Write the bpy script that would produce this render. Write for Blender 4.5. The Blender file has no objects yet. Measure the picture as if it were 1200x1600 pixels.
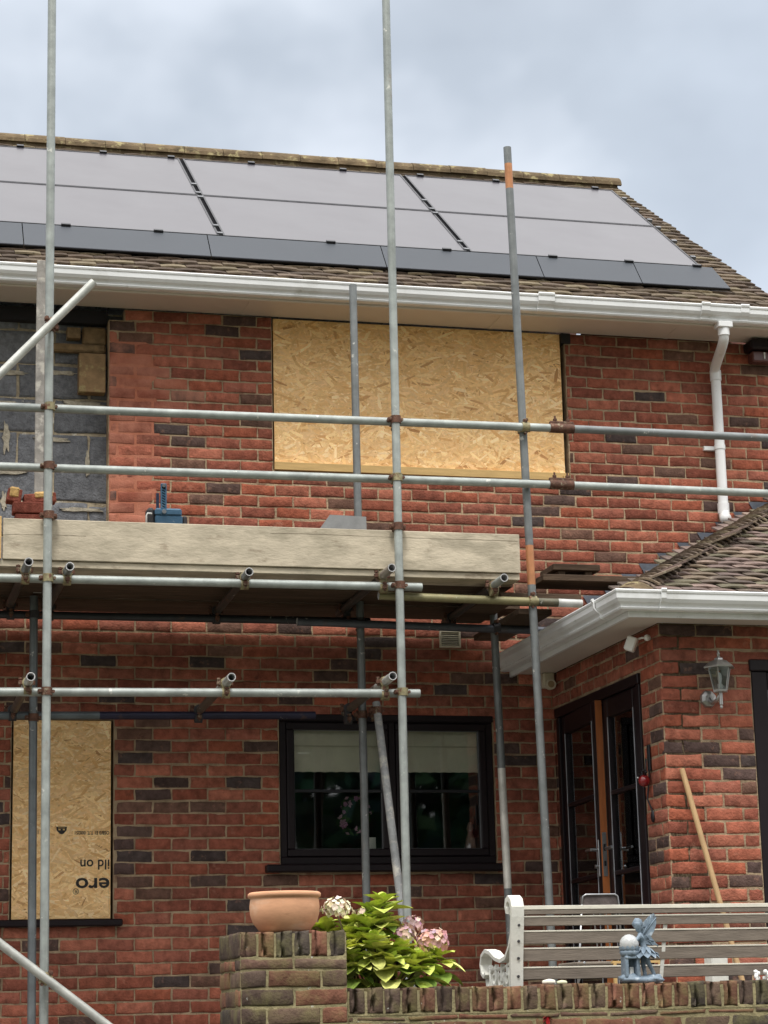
import bpy, bmesh, math, random
import numpy as np
from mathutils import Vector, Matrix, noise
R = math.radians
random.seed(7)
sc = bpy.context.scene
C = sc.collection

# ---------------------------------------------------------------- camera
cam = bpy.data.cameras.new('camera'); camo = bpy.data.objects.new('camera', cam); C.objects.link(camo)
cam.sensor_fit = 'VERTICAL'; cam.sensor_height = 36; cam.sensor_width = 27; cam.lens = 78.22
cam.clip_start = .1; cam.clip_end = 2000
cr = Vector((0.96868423, -0.24714687, -0.02385986)); cd = Vector((0.03312291, 0.22386094, -0.97405808)); cf = Vector((0.2460767, 0.94276439, 0.22503679))
mw = Matrix.Identity(4)
for i in range(3):
    mw[i][0] = cr[i]; mw[i][1] = -cd[i]; mw[i][2] = -cf[i]
mw[0][3], mw[1][3], mw[2][3] = 0, -13.6, 1.6
camo.matrix_world = mw
sc.camera = camo

# ---------------------------------------------------------------- world, sun, exposure
SUN_EL, SUN_AZ = 60, -160          # azimuth from +Y, clockwise positive: behind the camera, to the left
w = bpy.data.worlds.new('World'); sc.world = w; w.use_nodes = True
nt = w.node_tree; nt.nodes.clear()
def wn(t, **k):
    n = nt.nodes.new(t)
    for a, b in k.items(): setattr(n, a, b)
    return n
out = wn('ShaderNodeOutputWorld')
sky = wn('ShaderNodeTexSky', sky_type='NISHITA', sun_disc=False, sun_elevation=R(SUN_EL), sun_rotation=R(SUN_AZ))
bg1 = wn('ShaderNodeBackground'); bg1.inputs[1].default_value = .08
nt.links.new(sky.outputs[0], bg1.inputs[0])
tc = wn('ShaderNodeTexCoord')
mp = wn('ShaderNodeMapping'); mp.inputs['Scale'].default_value = (1, 1, 1.3); mp.inputs['Location'].default_value = (.35, .2, .1)
nt.links.new(tc.outputs['Generated'], mp.inputs[0])
n1 = wn('ShaderNodeTexNoise'); n1.inputs['Scale'].default_value = 3.2; n1.inputs['Detail'].default_value = 5; n1.inputs['Roughness'].default_value = .52; n1.inputs['Distortion'].default_value = .1
nt.links.new(mp.outputs[0], n1.inputs['Vector'])
ramp = wn('ShaderNodeValToRGB')
e = ramp.color_ramp.elements
e[0].position = .34; e[0].color = (.345, .39, .455, 1)
e[1].position = .68; e[1].color = (.84, .89, .97, 1)
m = e.new(.5); m.color = (.475, .53, .605, 1)
nt.links.new(n1.outputs['Fac'], ramp.inputs[0])
# an overcast sky is brighter overhead and on the side of the hidden sun
sep = wn('ShaderNodeSeparateXYZ'); nt.links.new(tc.outputs['Generated'], sep.inputs[0])
mz = wn('ShaderNodeMapRange'); mz.inputs[1].default_value = .42; mz.inputs[2].default_value = .95; mz.inputs[3].default_value = 1.; mz.inputs[4].default_value = 3.4
nt.links.new(sep.outputs[2], mz.inputs[0])
my = wn('ShaderNodeMapRange'); my.inputs[1].default_value = .5; my.inputs[2].default_value = -.6; my.inputs[3].default_value = 1.; my.inputs[4].default_value = 1.25
nt.links.new(sep.outputs[1], my.inputs[0])
mm = wn('ShaderNodeMath', operation='MULTIPLY'); nt.links.new(mz.outputs[0], mm.inputs[0]); nt.links.new(my.outputs[0], mm.inputs[1])
mxx = wn('ShaderNodeMapRange'); mxx.inputs[1].default_value = .30; mxx.inputs[2].default_value = .50; mxx.inputs[3].default_value = 1.; mxx.inputs[4].default_value = 1.35
nt.links.new(sep.outputs[0], mxx.inputs[0]); mm0 = mm; mm = wn('ShaderNodeMath', operation='MULTIPLY'); nt.links.new(mm0.outputs[0], mm.inputs[0]); nt.links.new(mxx.outputs[0], mm.inputs[1])
zf = wn('ShaderNodeMapRange'); zf.inputs[1].default_value = .42; zf.inputs[2].default_value = .75; nt.links.new(sep.outputs[2], zf.inputs[0])
yf = wn('ShaderNodeMapRange'); yf.inputs[1].default_value = .4; yf.inputs[2].default_value = -.1; nt.links.new(sep.outputs[1], yf.inputs[0])
zy = wn('ShaderNodeMath', operation='MAXIMUM'); nt.links.new(zf.outputs[0], zy.inputs[0]); nt.links.new(yf.outputs[0], zy.inputs[1])
zc = wn('ShaderNodeMixRGB'); nt.links.new(zy.outputs[0], zc.inputs[0]); nt.links.new(ramp.outputs[0], zc.inputs[1]); zc.inputs[2].default_value = (.60, .59, .585, 1)
bg2 = wn('ShaderNodeBackground'); nt.links.new(zc.outputs[0], bg2.inputs[0]); 
sm = wn('ShaderNodeMath', operation='MULTIPLY'); sm.inputs[1].default_value = .80; nt.links.new(mm.outputs[0], sm.inputs[0]); nt.links.new(sm.outputs[0], bg2.inputs[1])
mx = wn('ShaderNodeMixShader'); mx.inputs[0].default_value = .93
nt.links.new(bg1.outputs[0], mx.inputs[1]); nt.links.new(bg2.outputs[0], mx.inputs[2]); nt.links.new(mx.outputs[0], out.inputs[0])

sun = bpy.data.lights.new('sun', 'SUN'); sun.energy = 1.5; sun.angle = R(14); sun.color = (1, .96, .9)
so = bpy.data.objects.new('sun', sun); C.objects.link(so)
sdir = Vector((math.sin(R(SUN_AZ)) * math.cos(R(SUN_EL)), math.cos(R(SUN_AZ)) * math.cos(R(SUN_EL)), math.sin(R(SUN_EL))))
so.rotation_euler = (-sdir).to_track_quat('-Z', 'Y').to_euler()
sc.view_settings.view_transform = 'Standard'; sc.view_settings.look = 'None'
sc.view_settings.exposure = 0.66; sc.view_settings.gamma = 1
try: sc.view_settings.use_curve_mapping = False
except Exception: pass

# ---------------------------------------------------------------- helpers
def srgb(r, g, b):
    f = lambda c: (c / 255) / 12.92 if c / 255 <= .04045 else ((c / 255 + .055) / 1.055) ** 2.4
    return (f(r), f(g), f(b))
def V(*a): return Vector(a)

def tag(o, label=None, cat=None, group=None, kind=None):
    if label: o['label'] = label
    if cat: o['category'] = cat
    if group: o['group'] = group
    if kind: o['kind'] = kind
    return o
def thing(name, loc, label=None, cat=None, group=None, kind=None, parent=None):
    o = bpy.data.objects.new(name, None); C.objects.link(o); o.empty_display_size = .05
    if parent: o.parent = parent; o.location = Vector(loc) - wloc(parent)
    else: o.location = loc
    return tag(o, label, cat, group, kind)
def wloc(o):
    v = Vector((0, 0, 0))
    while o: v += o.location; o = o.parent
    return v

class MB:
    def __init__(s): s.v = []; s.f = []; s.c = []; s.sm = []
    def add(s, vs, fs, col=(1, 1, 1), smooth=False):
        b = len(s.v); s.v.extend([tuple(x) for x in vs])
        for f in fs: s.f.append([b + i for i in f]); s.c.append(col); s.sm.append(smooth)
    def quad(s, a, b, c, d, col=(1, 1, 1)): s.add([a, b, c, d], [(0, 1, 2, 3)], col)
    def box(s, lo, hi, col=(1, 1, 1), M=None, bev=0.):
        lo = Vector(lo); hi = Vector(hi)
        if bev:
            # chamfered box: each face inset, edges and corners joined
            b = bev; vs = []; ix = {}
            for X in (0, 1):
                for Y in (0, 1):
                    for Z in (0, 1):
                        for ax in range(3):
                            p = [hi[i] if (X, Y, Z)[i] else lo[i] for i in range(3)]
                            for i in range(3):
                                if i != ax: p[i] += -b if (X, Y, Z)[i] else b
                            ix[(X, Y, Z, ax)] = len(vs); vs.append(Vector(p))
            fs = []
            def cyc(ax, s_): 
                a1, a2 = (ax + 1) % 3, (ax + 2) % 3; q = []
                for u, v in ((0, 0), (1, 0), (1, 1), (0, 1)):
                    k = [0, 0, 0]; k[ax] = s_; k[a1] = u; k[a2] = v; q.append(ix[(*k, ax)])
                return q if s_ else q[::-1]
            for ax in range(3):
                for s_ in (0, 1): fs.append(cyc(ax, s_))
            for ax in range(3):
                a1, a2 = (ax + 1) % 3, (ax + 2) % 3
                for u in (0, 1):
                    for v in (0, 1):
                        k0 = [0, 0, 0]; k0[a1] = u; k0[a2] = v; k1 = list(k0); k1[ax] = 1
                        q = [ix[(*k0, a1)], ix[(*k1, a1)], ix[(*k1, a2)], ix[(*k0, a2)]]
                        fs.append(q if (u + v) % 2 == 0 else q[::-1])
            for X in (0, 1):
                for Y in (0, 1):
                    for Z in (0, 1):
                        q = [ix[(X, Y, Z, a)] for a in range(3)]
                        fs.append(q if (X + Y + Z) % 2 else q[::-1])
        else:
            vs = [Vector((x, y, z)) for x in (lo[0], hi[0]) for y in (lo[1], hi[1]) for z in (lo[2], hi[2])]
            fs = [(0, 1, 3, 2), (4, 6, 7, 5), (0, 4, 5, 1), (2, 3, 7, 6), (0, 2, 6, 4), (1, 5, 7, 3)]
        if M is not None: vs = [M @ v for v in vs]
        s.add(vs, fs, col)
    def tube(s, p0, p1, r, n=16, r1=None, col=(1, 1, 1), cap=True, hollow=False, segs=1, cols=None, wob=0):
        p0 = Vector(p0); p1 = Vector(p1); d = (p1 - p0).normalized()
        a = d.orthogonal().normalized(); b = d.cross(a); r1 = r if r1 is None else r1
        vs = []
        for j in range(segs + 1):
            t = j / segs; c = p0.lerp(p1, t); rr = r + (r1 - r) * t
            for i in range(n):
                th = 2 * math.pi * i / n; vs.append(c + (a * math.cos(th) + b * math.sin(th)) * rr)
        base = len(s.v)
        for j in range(segs):
            cc = cols[j] if cols else col
            fs = [(j * n + i, j * n + (i + 1) % n, (j + 1) * n + (i + 1) % n, (j + 1) * n + i) for i in range(n)]
            if j == 0: s.add(vs, fs, cc, True)
            else:
                for f in fs: s.f.append([base + q for q in f]); s.c.append(cc); s.sm.append(True)
        if hollow:
            for end, sg in ((p0, 1), (p1, -1)):
                R_ = r if sg == 1 else r1; ri = R_ * .82; vs = []
                for rad, off in ((R_, 0), (ri, 0), (ri, .12)):
                    for i in range(n):
                        th = 2 * math.pi * i / n; vs.append(end + (a * math.cos(th) + b * math.sin(th)) * rad + d * sg * off)
                fs = []
                for k in (0, 1):
                    for i in range(n):
                        q = (k * n + i, k * n + (i + 1) % n, (k + 1) * n + (i + 1) % n, (k + 1) * n + i); fs.append(q)
                s.add(vs, fs, (.5, .5, .5), False); s.add(vs[2 * n:], [tuple(range(n))], (.03, .03, .03))
        elif cap:
            s.add(vs[:n] if not hollow else [], [tuple(range(n))[::-1]], col); s.add(vs[-n:], [tuple(range(n))], col)
    def path(s, pts, r, n=8, col=(1, 1, 1)):
        pts = [Vector(p) for p in pts]; rs = r if isinstance(r, (list, tuple)) else [r] * len(pts)
        vs = []; up = None
        for i, p in enumerate(pts):
            d = (pts[min(i + 1, len(pts) - 1)] - pts[max(i - 1, 0)]).normalized()
            if up is None: up = d.orthogonal().normalized()
            up = (up - d * up.dot(d)).normalized(); b = d.cross(up)
            for k in range(n):
                th = 2 * math.pi * k / n; vs.append(p + (up * math.cos(th) + b * math.sin(th)) * rs[i])
        fs = [(i * n + k, i * n + (k + 1) % n, (i + 1) * n + (k + 1) % n, (i + 1) * n + k) for i in range(len(pts) - 1) for k in range(n)]
        fs2 = [tuple(range(n))[::-1], tuple((len(pts) - 1) * n + k for k in range(n))]
        s.add(vs, fs + fs2, col, True)
    def lathe(s, c, prof, n=24, col=(1, 1, 1), smooth=True, M=None, ph=0):
        vs = []
        for r, z in prof:
            for i in range(n):
                th = 2 * math.pi * i / n + ph; p = Vector((r * math.cos(th), r * math.sin(th), z))
                if M is not None: p = M @ p
                vs.append(Vector(c) + p)
        fs = [(j * n + i, j * n + (i + 1) % n, (j + 1) * n + (i + 1) % n, (j + 1) * n + i) for j in range(len(prof) - 1) for i in range(n)]
        s.add(vs, fs, col, smooth)
    def prism(s, pts, d, col=(1, 1, 1)):
        n = len(pts); d = Vector(d); vs = [Vector(p) for p in pts] + [Vector(p) + d for p in pts]
        s.add(vs, [tuple(range(n))[::-1], tuple(range(n, 2 * n))] + [(i, (i + 1) % n, n + (i + 1) % n, n + i) for i in range(n)], col)
    def sweep(s, path, prof, col=(1, 1, 1)):
        """prof (outward, up) swept along horizontal polyline; outward = right-hand side of travel"""
        path = [Vector(p) for p in path]; n = len(prof); vs = []
        for i, p in enumerate(path):
            d0 = (path[i] - path[i - 1]).normalized() if i else (path[1] - path[0]).normalized()
            d1 = (path[i + 1] - path[i]).normalized() if i < len(path) - 1 else d0
            o0 = Vector((d0.y, -d0.x, 0)); o1 = Vector((d1.y, -d1.x, 0)); o = (o0 + o1).normalized(); o /= max(.3, o.dot(o0))
            for a, b in prof: vs.append(p + o * a + Vector((0, 0, b)))
        fs = [(i * n + k, i * n + (k + 1) % n, (i + 1) * n + (k + 1) % n, (i + 1) * n + k) for i in range(len(path) - 1) for k in range(n)]
        fs += [tuple(range(n)), tuple((len(path) - 1) * n + k for k in range(n))[::-1]]
        s.add(vs, fs, col)
    def build(s, name, mat, parent=None, fixn=True):
        off = wloc(parent) if parent else Vector((0, 0, 0))
        me = bpy.data.meshes.new(name)
        co = np.array(s.v, dtype=float).reshape(-1, 3) - np.array(off)
        me.from_pydata(co.tolist(), [], s.f)
        if fixn and len(s.f) < 60000:
            bm = bmesh.new(); bm.from_mesh(me); bmesh.ops.recalc_face_normals(bm, faces=bm.faces); bm.to_mesh(me); bm.free()
        lt = np.array([len(f) for f in s.f])
        at = me.color_attributes.new('col', 'FLOAT_COLOR', 'CORNER')
        arr = np.repeat(np.hstack([np.array(s.c, dtype=np.float32).reshape(-1, 3), np.ones((len(s.c), 1), dtype=np.float32)]), lt, axis=0)
        at.data.foreach_set('color', arr.ravel())
        me.polygons.foreach_set('use_smooth', s.sm)
        me.materials.append(mat); me.update()
        o = bpy.data.objects.new(name, me); C.objects.link(o)
        if parent: o.parent = parent
        return o

_m = {}
def pm(name, base=(.5, .5, .5), attr=False, rough=.7, metal=0., spec=.5, var=.2, vs=8., bump=.15, bs=60., spots=None, spots2=None, stretch=None, coat=0., alpha=None, coord='Object', trans=0.):
    """procedural material: base (or the 'col' attribute) x noise variation, blotches of second colours, bump"""
    if name in _m: return _m[name]
    m = bpy.data.materials.new(name); m.use_nodes = True; t = m.node_tree; N = t.nodes; L = t.links
    b = N['Principled BSDF']; b.inputs['Roughness'].default_value = rough; b.inputs['Metallic'].default_value = metal
    b.inputs['Specular IOR Level'].default_value = spec; b.inputs['Coat Weight'].default_value = coat
    if trans: b.inputs['Transmission Weight'].default_value = trans
    tc = N.new('ShaderNodeTexCoord'); vec = tc.outputs[coord]
    if stretch:
        mp = N.new('ShaderNodeMapping'); mp.inputs['Scale'].default_value = stretch; L.new(vec, mp.inputs[0]); vec = mp.outputs[0]
    def noise_(scale, det=4, rgh=.6):
        n = N.new('ShaderNodeTexNoise'); n.inputs['Scale'].default_value = scale; n.inputs['Detail'].default_value = det; n.inputs['Roughness'].default_value = rgh; L.new(vec, n.inputs['Vector']); return n
    if attr:
        a = N.new('ShaderNodeAttribute'); a.attribute_name = 'col'; c = a.outputs['Color']
        if base != (.5, .5, .5):
            mu = N.new('ShaderNodeMixRGB'); mu.blend_type = 'MULTIPLY'; mu.inputs[0].default_value = 1; L.new(c, mu.inputs[1]); mu.inputs[2].default_value = (*base, 1); c = mu.outputs[0]
    else:
        rgb = N.new('ShaderNodeRGB'); rgb.outputs[0].default_value = (*base, 1); c = rgb.outputs[0]
    if var:
        n = noise_(vs); mr = N.new('ShaderNodeMapRange'); mr.inputs[1].default_value = .3; mr.inputs[2].default_value = .7; mr.inputs[3].default_value = 1 - var; mr.inputs[4].default_value = 1 + var
        L.new(n.outputs['Fac'], mr.inputs[0]); mu = N.new('ShaderNodeVectorMath'); mu.operation = 'SCALE'; L.new(c, mu.inputs[0]); L.new(mr.outputs[0], mu.inputs['Scale']); c = mu.outputs[0]
    if var:
        n = noise_(max(.7, vs / 14), 3); mr = N.new('ShaderNodeMapRange'); mr.inputs[1].default_value = .35; mr.inputs[2].default_value = .65; mr.inputs[3].default_value = 1 - var * .5; mr.inputs[4].default_value = 1 + var * .35
        L.new(n.outputs['Fac'], mr.inputs[0]); mu = N.new('ShaderNodeVectorMath'); mu.operation = 'SCALE'; L.new(c, mu.inputs[0]); L.new(mr.outputs[0], mu.inputs['Scale']); c = mu.outputs[0]
    for sp in (spots, spots2):
        if sp:
            col, scl, th, soft = sp[:4]; n = noise_(scl, 6, .65)
            mr = N.new('ShaderNodeMapRange'); mr.inputs[1].default_value = th; mr.inputs[2].default_value = th + soft; mr.inputs[4].default_value = sp[4] if len(sp) > 4 else 1.
            L.new(n.outputs['Fac'], mr.inputs[0]); mxn = N.new('ShaderNodeMixRGB'); L.new(mr.outputs[0], mxn.inputs[0]); L.new(c, mxn.inputs[1]); mxn.inputs[2].default_value = (*col, 1); c = mxn.outputs[0]
    L.new(c, b.inputs['Base Color'])
    if bump:
        n = noise_(bs, 5); bp = N.new('ShaderNodeBump'); bp.inputs['Strength'].default_value = bump; bp.inputs['Distance'].default_value = .01
        L.new(n.outputs['Fac'], bp.inputs['Height']); L.new(bp.outputs[0], b.inputs['Normal'])
    _m[name] = m
    return m

MORT = srgb(166, 146, 120)
m_brick = pm('brick', attr=True, rough=.95, spec=.12, var=.34, vs=18, bump=.9, bs=70, spots=(srgb(180, 134, 112), 19, .58, .12, .35), spots2=(srgb(66, 46, 44), 11, .60, .14, .55))
m_brickw = pm('brick_dusted', attr=True, rough=.92, spec=.15, var=.16, vs=14, bump=.5, bs=110, spots=(srgb(190, 130, 108), 4, .38, .25, .8))
m_mort = pm('mortar', MORT, rough=.95, spec=.1, var=.35, vs=9, bump=1., bs=70, spots=(srgb(120, 76, 62), 8, .54, .12, .6))
m_mossb = pm('mossy_brick', attr=True, rough=.95, spec=.15, var=.35, vs=16, bump=.6, bs=90, spots=(srgb(108, 104, 68), 8, .46, .2, .68), spots2=(srgb(205, 205, 195), 24, .675, .03, .9))
m_mossm = pm('mossy_mortar', srgb(150, 140, 108), rough=.95, spec=.1, var=.35, vs=14, bump=.8, bs=80, spots=(srgb(104, 100, 70), 7, .5, .2, .6), spots2=(srgb(215, 215, 205), 22, .66, .03, .9))
m_block = pm('concrete_block', attr=True, rough=.95, spec=.1, var=.3, vs=30, bump=1., bs=70, spots=(srgb(190, 185, 172), 9, .66, .05, .8), spots2=(srgb(120, 122, 126), 45, .6, .05, .6))
m_bmort = pm('block_mortar', srgb(166, 154, 132), rough=.95, spec=.1, var=.3, vs=18, bump=1., bs=60, spots=(srgb(225, 222, 210), 7, .58, .05, .9))
m_tile = pm('roof_tile', attr=True, rough=.9, spec=.2, var=.3, vs=16, bump=.6, bs=80, spots=(srgb(168, 160, 132), 22, .62, .08, .5), spots2=(srgb(66, 58, 48), 16, .57, .12, .75))
m_tile2 = pm('roof_tile_mauve', attr=True, rough=.85, spec=.3, var=.28, vs=16, bump=.6, bs=80, spots=(srgb(160, 152, 130), 20, .62, .08, .55), spots2=(srgb(70, 66, 50), 6, .60, .12, .6))
m_ridge = pm('ridge_lichen', srgb(104, 90, 70), rough=.95, spec=.15, var=.35, vs=9, bump=.8, bs=40, spots=(srgb(160, 150, 112), 12, .55, .08, .8), spots2=(srgb(72, 66, 52), 7, .58, .08, .8))
m_upvc = pm('white_plastic', srgb(228, 230, 230), rough=.32, spec=.5, var=.05, vs=3, bump=.02, bs=20, spots=(srgb(150, 146, 130), 4, .55, .2, .4), spots2=(srgb(120, 118, 96), 14, .64, .08, .4))
m_soffit = pm('soffit_plastic', srgb(216, 208, 198), rough=.45, var=.05, vs=2, bump=.02, spots=(srgb(150, 140, 125), 6, .62, .2, .3))
m_galv = pm('galvanised_steel', attr=True, rough=.48, metal=.3, spec=.5, var=.22, vs=11, bump=.12, bs=45, spots=(srgb(206, 206, 198), 13, .645, .03, .8), spots2=(srgb(124, 92, 66), 4.5, .62, .12, .5))
m_mt = pm('splattered_steel', attr=True, rough=.7, metal=.1, spec=.3, var=.25, vs=14, bump=.3, bs=60, spots=(srgb(184, 180, 170), 13, .52, .09, .8))
m_rust = pm('rusty_clamp', srgb(96, 66, 52), rough=.7, metal=.35, var=.4, vs=40, bump=.4, bs=120, spots=(srgb(150, 140, 118), 35, .56, .08, .8))
m_wood = pm('scaffold_timber', srgb(194, 183, 162), rough=.9, spec=.2, var=.16, vs=4, bump=.35, bs=26, stretch=(1, 2.2, 2.6), spots=(srgb(146, 138, 120), 3.6, .46, .2, .7), spots2=(srgb(112, 94, 76), 6, .58, .12, .6))
m_woodd = pm('dark_timber', srgb(84, 70, 58), rough=.9, spec=.15, var=.3, vs=5, bump=.4, bs=26, stretch=(1, 8, 8), spots=(srgb(120, 106, 86), 5, .60, .12, .5))  # darker timber for boards behind the front one and loose planks
m_osb = pm('strand_board', attr=True, rough=.75, spec=.25, var=.10, vs=60, bump=.2, bs=160)
m_batten = pm('pale_batten', srgb(196, 164, 108), rough=.8, var=.12, vs=6, stretch=(1, 10, 10), bump=.2)
m_rose = pm('dark_brown_plastic', srgb(27, 19, 23), rough=.4, spec=.28, var=.12, vs=6, bump=.05, bs=50, stretch=(4, 4, 1))
m_oak = pm('oak_edge', srgb(160, 92, 44), rough=.5, var=.2, vs=8, stretch=(8, 8, 1), bump=.1)
m_frame = pm('black_alloy', srgb(34, 35, 40), rough=.4, metal=.3, var=.05, bump=0)
m_skirt = pm('slate_alloy', srgb(60, 66, 74), rough=.6, metal=.0, var=.04, vs=2, bump=.02)
m_lead = pm('lead', srgb(92, 98, 108), rough=.55, metal=.3, var=.25, vs=8, bump=.25, bs=22)
m_terra = pm('terracotta', srgb(208, 158, 124), rough=.9, spec=.1, var=.16, vs=6, bump=.08, bs=50, stretch=(1, 1, 3), spots=(srgb(222, 194, 168), 5, .52, .16, .5), spots2=(srgb(150, 104, 74), 9, .62, .12, .4))
m_iron = pm('white_painted_iron', srgb(214, 214, 206), rough=.5, var=.08, vs=18, bump=.15, bs=60, spots=(srgb(140, 120, 96), 30, .69, .04, .7))
m_slat = pm('weathered_slat', srgb(124, 115, 105), rough=.9, spec=.15, var=.22, vs=9, stretch=(.8, 6, 6), bump=.3, bs=40, spots=(srgb(132, 122, 110), 7, .60, .1, .5))
m_paint = pm('flaking_white_paint', srgb(216, 212, 198), rough=.6, var=.1, vs=10, bump=.1)
m_stone = pm('blue_grey_resin', srgb(116, 132, 146), rough=.55, var=.25, vs=24, bump=.2, bs=90, spots=(srgb(184, 196, 204), 40, .56, .12, .7), spots2=(srgb(52, 60, 68), 30, .60, .1, .7))
m_leaf = pm('hydrangea_leaf', attr=True, rough=.75, spec=.12, var=.30, vs=34, bump=.1, bs=90)
m_petal = pm('petal', attr=True, rough=.7, spec=.2, var=.12, vs=60, bump=0)
m_stem = pm('plant_stem', srgb(96, 84, 52), rough=.8, var=.2, bump=.2)
m_blue = pm('blue_painted_steel', srgb(62, 98, 124), rough=.45, metal=.15, var=.15, vs=20, bump=.08, spots=(srgb(150, 160, 164), 26, .64, .05, .6))
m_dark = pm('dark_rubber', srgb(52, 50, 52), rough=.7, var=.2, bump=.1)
m_cream = pm('cream_plastic', srgb(206, 200, 178), rough=.5, var=.06, bump=.02)
m_metal = pm('brushed_steel', srgb(170, 172, 174), rough=.28, metal=.9, var=.1, vs=20, bump=.03)
m_lan = pm('lantern_steel', srgb(168, 168, 166), rough=.33, metal=.8, var=.2, vs=20, bump=.03)
m_red = pm('glossy_red', srgb(130, 26, 30), rough=.25, var=.1, bump=0, coat=.5)
m_handle = pm('ash_handle', srgb(182, 150, 108), rough=.65, var=.15, vs=6, stretch=(9, 9, 1), bump=.1)
m_blind = pm('cream_blind', srgb(238, 232, 214), rough=.9, var=.06, vs=9, bump=.1, bs=30)
m_room = pm('room_shade_teal', srgb(48, 60, 64), rough=.95, var=.1, bump=0)  # dark teal paints in the dim interior and the garden reflection behind the panes
m_conc = pm('patio_concrete', srgb(112, 108, 100), rough=.95, var=.2, vs=3, bump=.3)
m_grass = pm('lawn_grass', srgb(64, 68, 46), rough=.95, var=.35, vs=5, bump=.6, bs=30)
m_bark = pm('bark', srgb(92, 76, 60), rough=.95, var=.3, bump=.8, bs=12)
m_ink = pm('black_ink', srgb(44, 42, 40), rough=.8, var=.25, vs=60, bump=0)
m_white = pm('white_plastic_part', srgb(236, 236, 232), rough=.4, var=.04, bump=0)
m_backbrick = pm('plain_render', srgb(140, 84, 70), rough=.95, var=.2, bump=.3)

def glass(name, tint, rough=.02):
    m = bpy.data.materials.new(name); m.use_nodes = True; t = m.node_tree; N = t.nodes; L = t.links; N.remove(N['Principled BSDF'])
    o = N['Material Output']; gl = N.new('ShaderNodeBsdfGlossy'); gl.inputs['Roughness'].default_value = rough; gl.inputs[0].default_value = (.95, .98, 1, 1)
    tr = N.new('ShaderNodeBsdfTransparent'); tr.inputs[0].default_value = (*tint, 1)
    fr = N.new('ShaderNodeFresnel'); fr.inputs[0].default_value = 1.6
    mu = N.new('ShaderNodeMath'); mu.operation = 'MULTIPLY_ADD'; mu.inputs[1].default_value = 1.1; mu.inputs[2].default_value = .02; L.new(fr.outputs[0], mu.inputs[0])
    mx = N.new('ShaderNodeMixShader'); L.new(mu.outputs[0], mx.inputs[0]); L.new(tr.outputs[0], mx.inputs[1]); L.new(gl.outputs[0], mx.inputs[2]); L.new(mx.outputs[0], o.inputs[0])
    return m
m_glass = glass('window_glass', (.93, .94, .92))
m_lglass = glass('lantern_glass', (.75, .8, .82))

# ---------------------------------------------------------------- brickwork
REDS = [srgb(*c) for c in ((156, 93, 74), (148, 87, 70), (162, 99, 80), (138, 83, 68), (152, 94, 78), (168, 105, 85), (132, 78, 64), (158, 91, 70), (142, 89, 74))]
DARKS = [srgb(*c) for c in ((94, 76, 70), (86, 70, 66), (104, 80, 70), (78, 68, 66), (112, 84, 72))]
def bcol(rng, pd=.18):
    c = rng.choice(DARKS) if rng.random() < pd else rng.choice(REDS); k = rng.uniform(.86, 1.14)
    return tuple(x * k for x in c)
def brick(mb, O, U, W, N, u0, u1, v0, v1, col, rng, proud=.004, depth=.03, rough=1.):
    """one brick: U along, W up, N outward; rounded, uneven arrises and face"""
    L = u1 - u0; H = v1 - v0
    us = [0, .006 / L, .02 / L, .3, .6, 1 - .02 / L, 1 - .006 / L, 1] if L > .06 else [0, .15, .5, .85, 1]
    vs_ = [0, .10, .5, .90, 1]
    ph = rng.random() * 50; nu = len(us); nv = len(vs_); pts = []
    du, dv, dn = rng.uniform(-.0015, .0015), rng.uniform(-.0018, .0018), rng.uniform(-.0022, .0026); rot = rng.uniform(-.006, .006)
    for j, b in enumerate(vs_):
        for i, a in enumerate(us):
            u = u0 + a * L; v = v0 + b * H; n = proud + dn
            edge = min(i, nu - 1 - i, j, nv - 1 - j)
            x = u * 31 + ph; y = v * 57 + ph
            n1 = noise.noise((x, y, ph)); n2 = noise.noise((x + 9, y, ph))
            if edge == 0: n -= .0042; u += n1 * .005 * rough; v += n2 * .006 * rough
            elif edge == 1: n -= .001; u += n1 * .001; v += n2 * .001
            n += n2 * .0022 * rough
            pts.append(O + U * (u + du) + W * (v + dv + rot * (a - .5)) + N * n)
    fs = [(j * nu + i, j * nu + i + 1, (j + 1) * nu + i + 1, (j + 1) * nu + i) for j in range(nv - 1) for i in range(nu - 1)]
    ring = [i for i in range(nu)] + [j * nu + nu - 1 for j in range(1, nv)] + [(nv - 1) * nu + i for i in range(nu - 2, -1, -1)] + [j * nu for j in range(nv - 2, 0, -1)]
    b = len(pts); pts += [pts[i] - N * depth for i in ring]; k = len(ring)
    fs += [(ring[i], b + i, b + (i + 1) % k, ring[(i + 1) % k]) for i in range(k)]
    mb.add(pts, fs, col, True)
def sub(iv, holes):
    out = [iv]
    for a, b in holes:
        nx_ = []
        for s, e in out:
            if b <= s or a >= e: nx_.append((s, e)); continue
            if a > s: nx_.append((s, a))
            if b < e: nx_.append((b, e))
        out = nx_
    return [x for x in out if x[1] - x[0] > .018]
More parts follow.
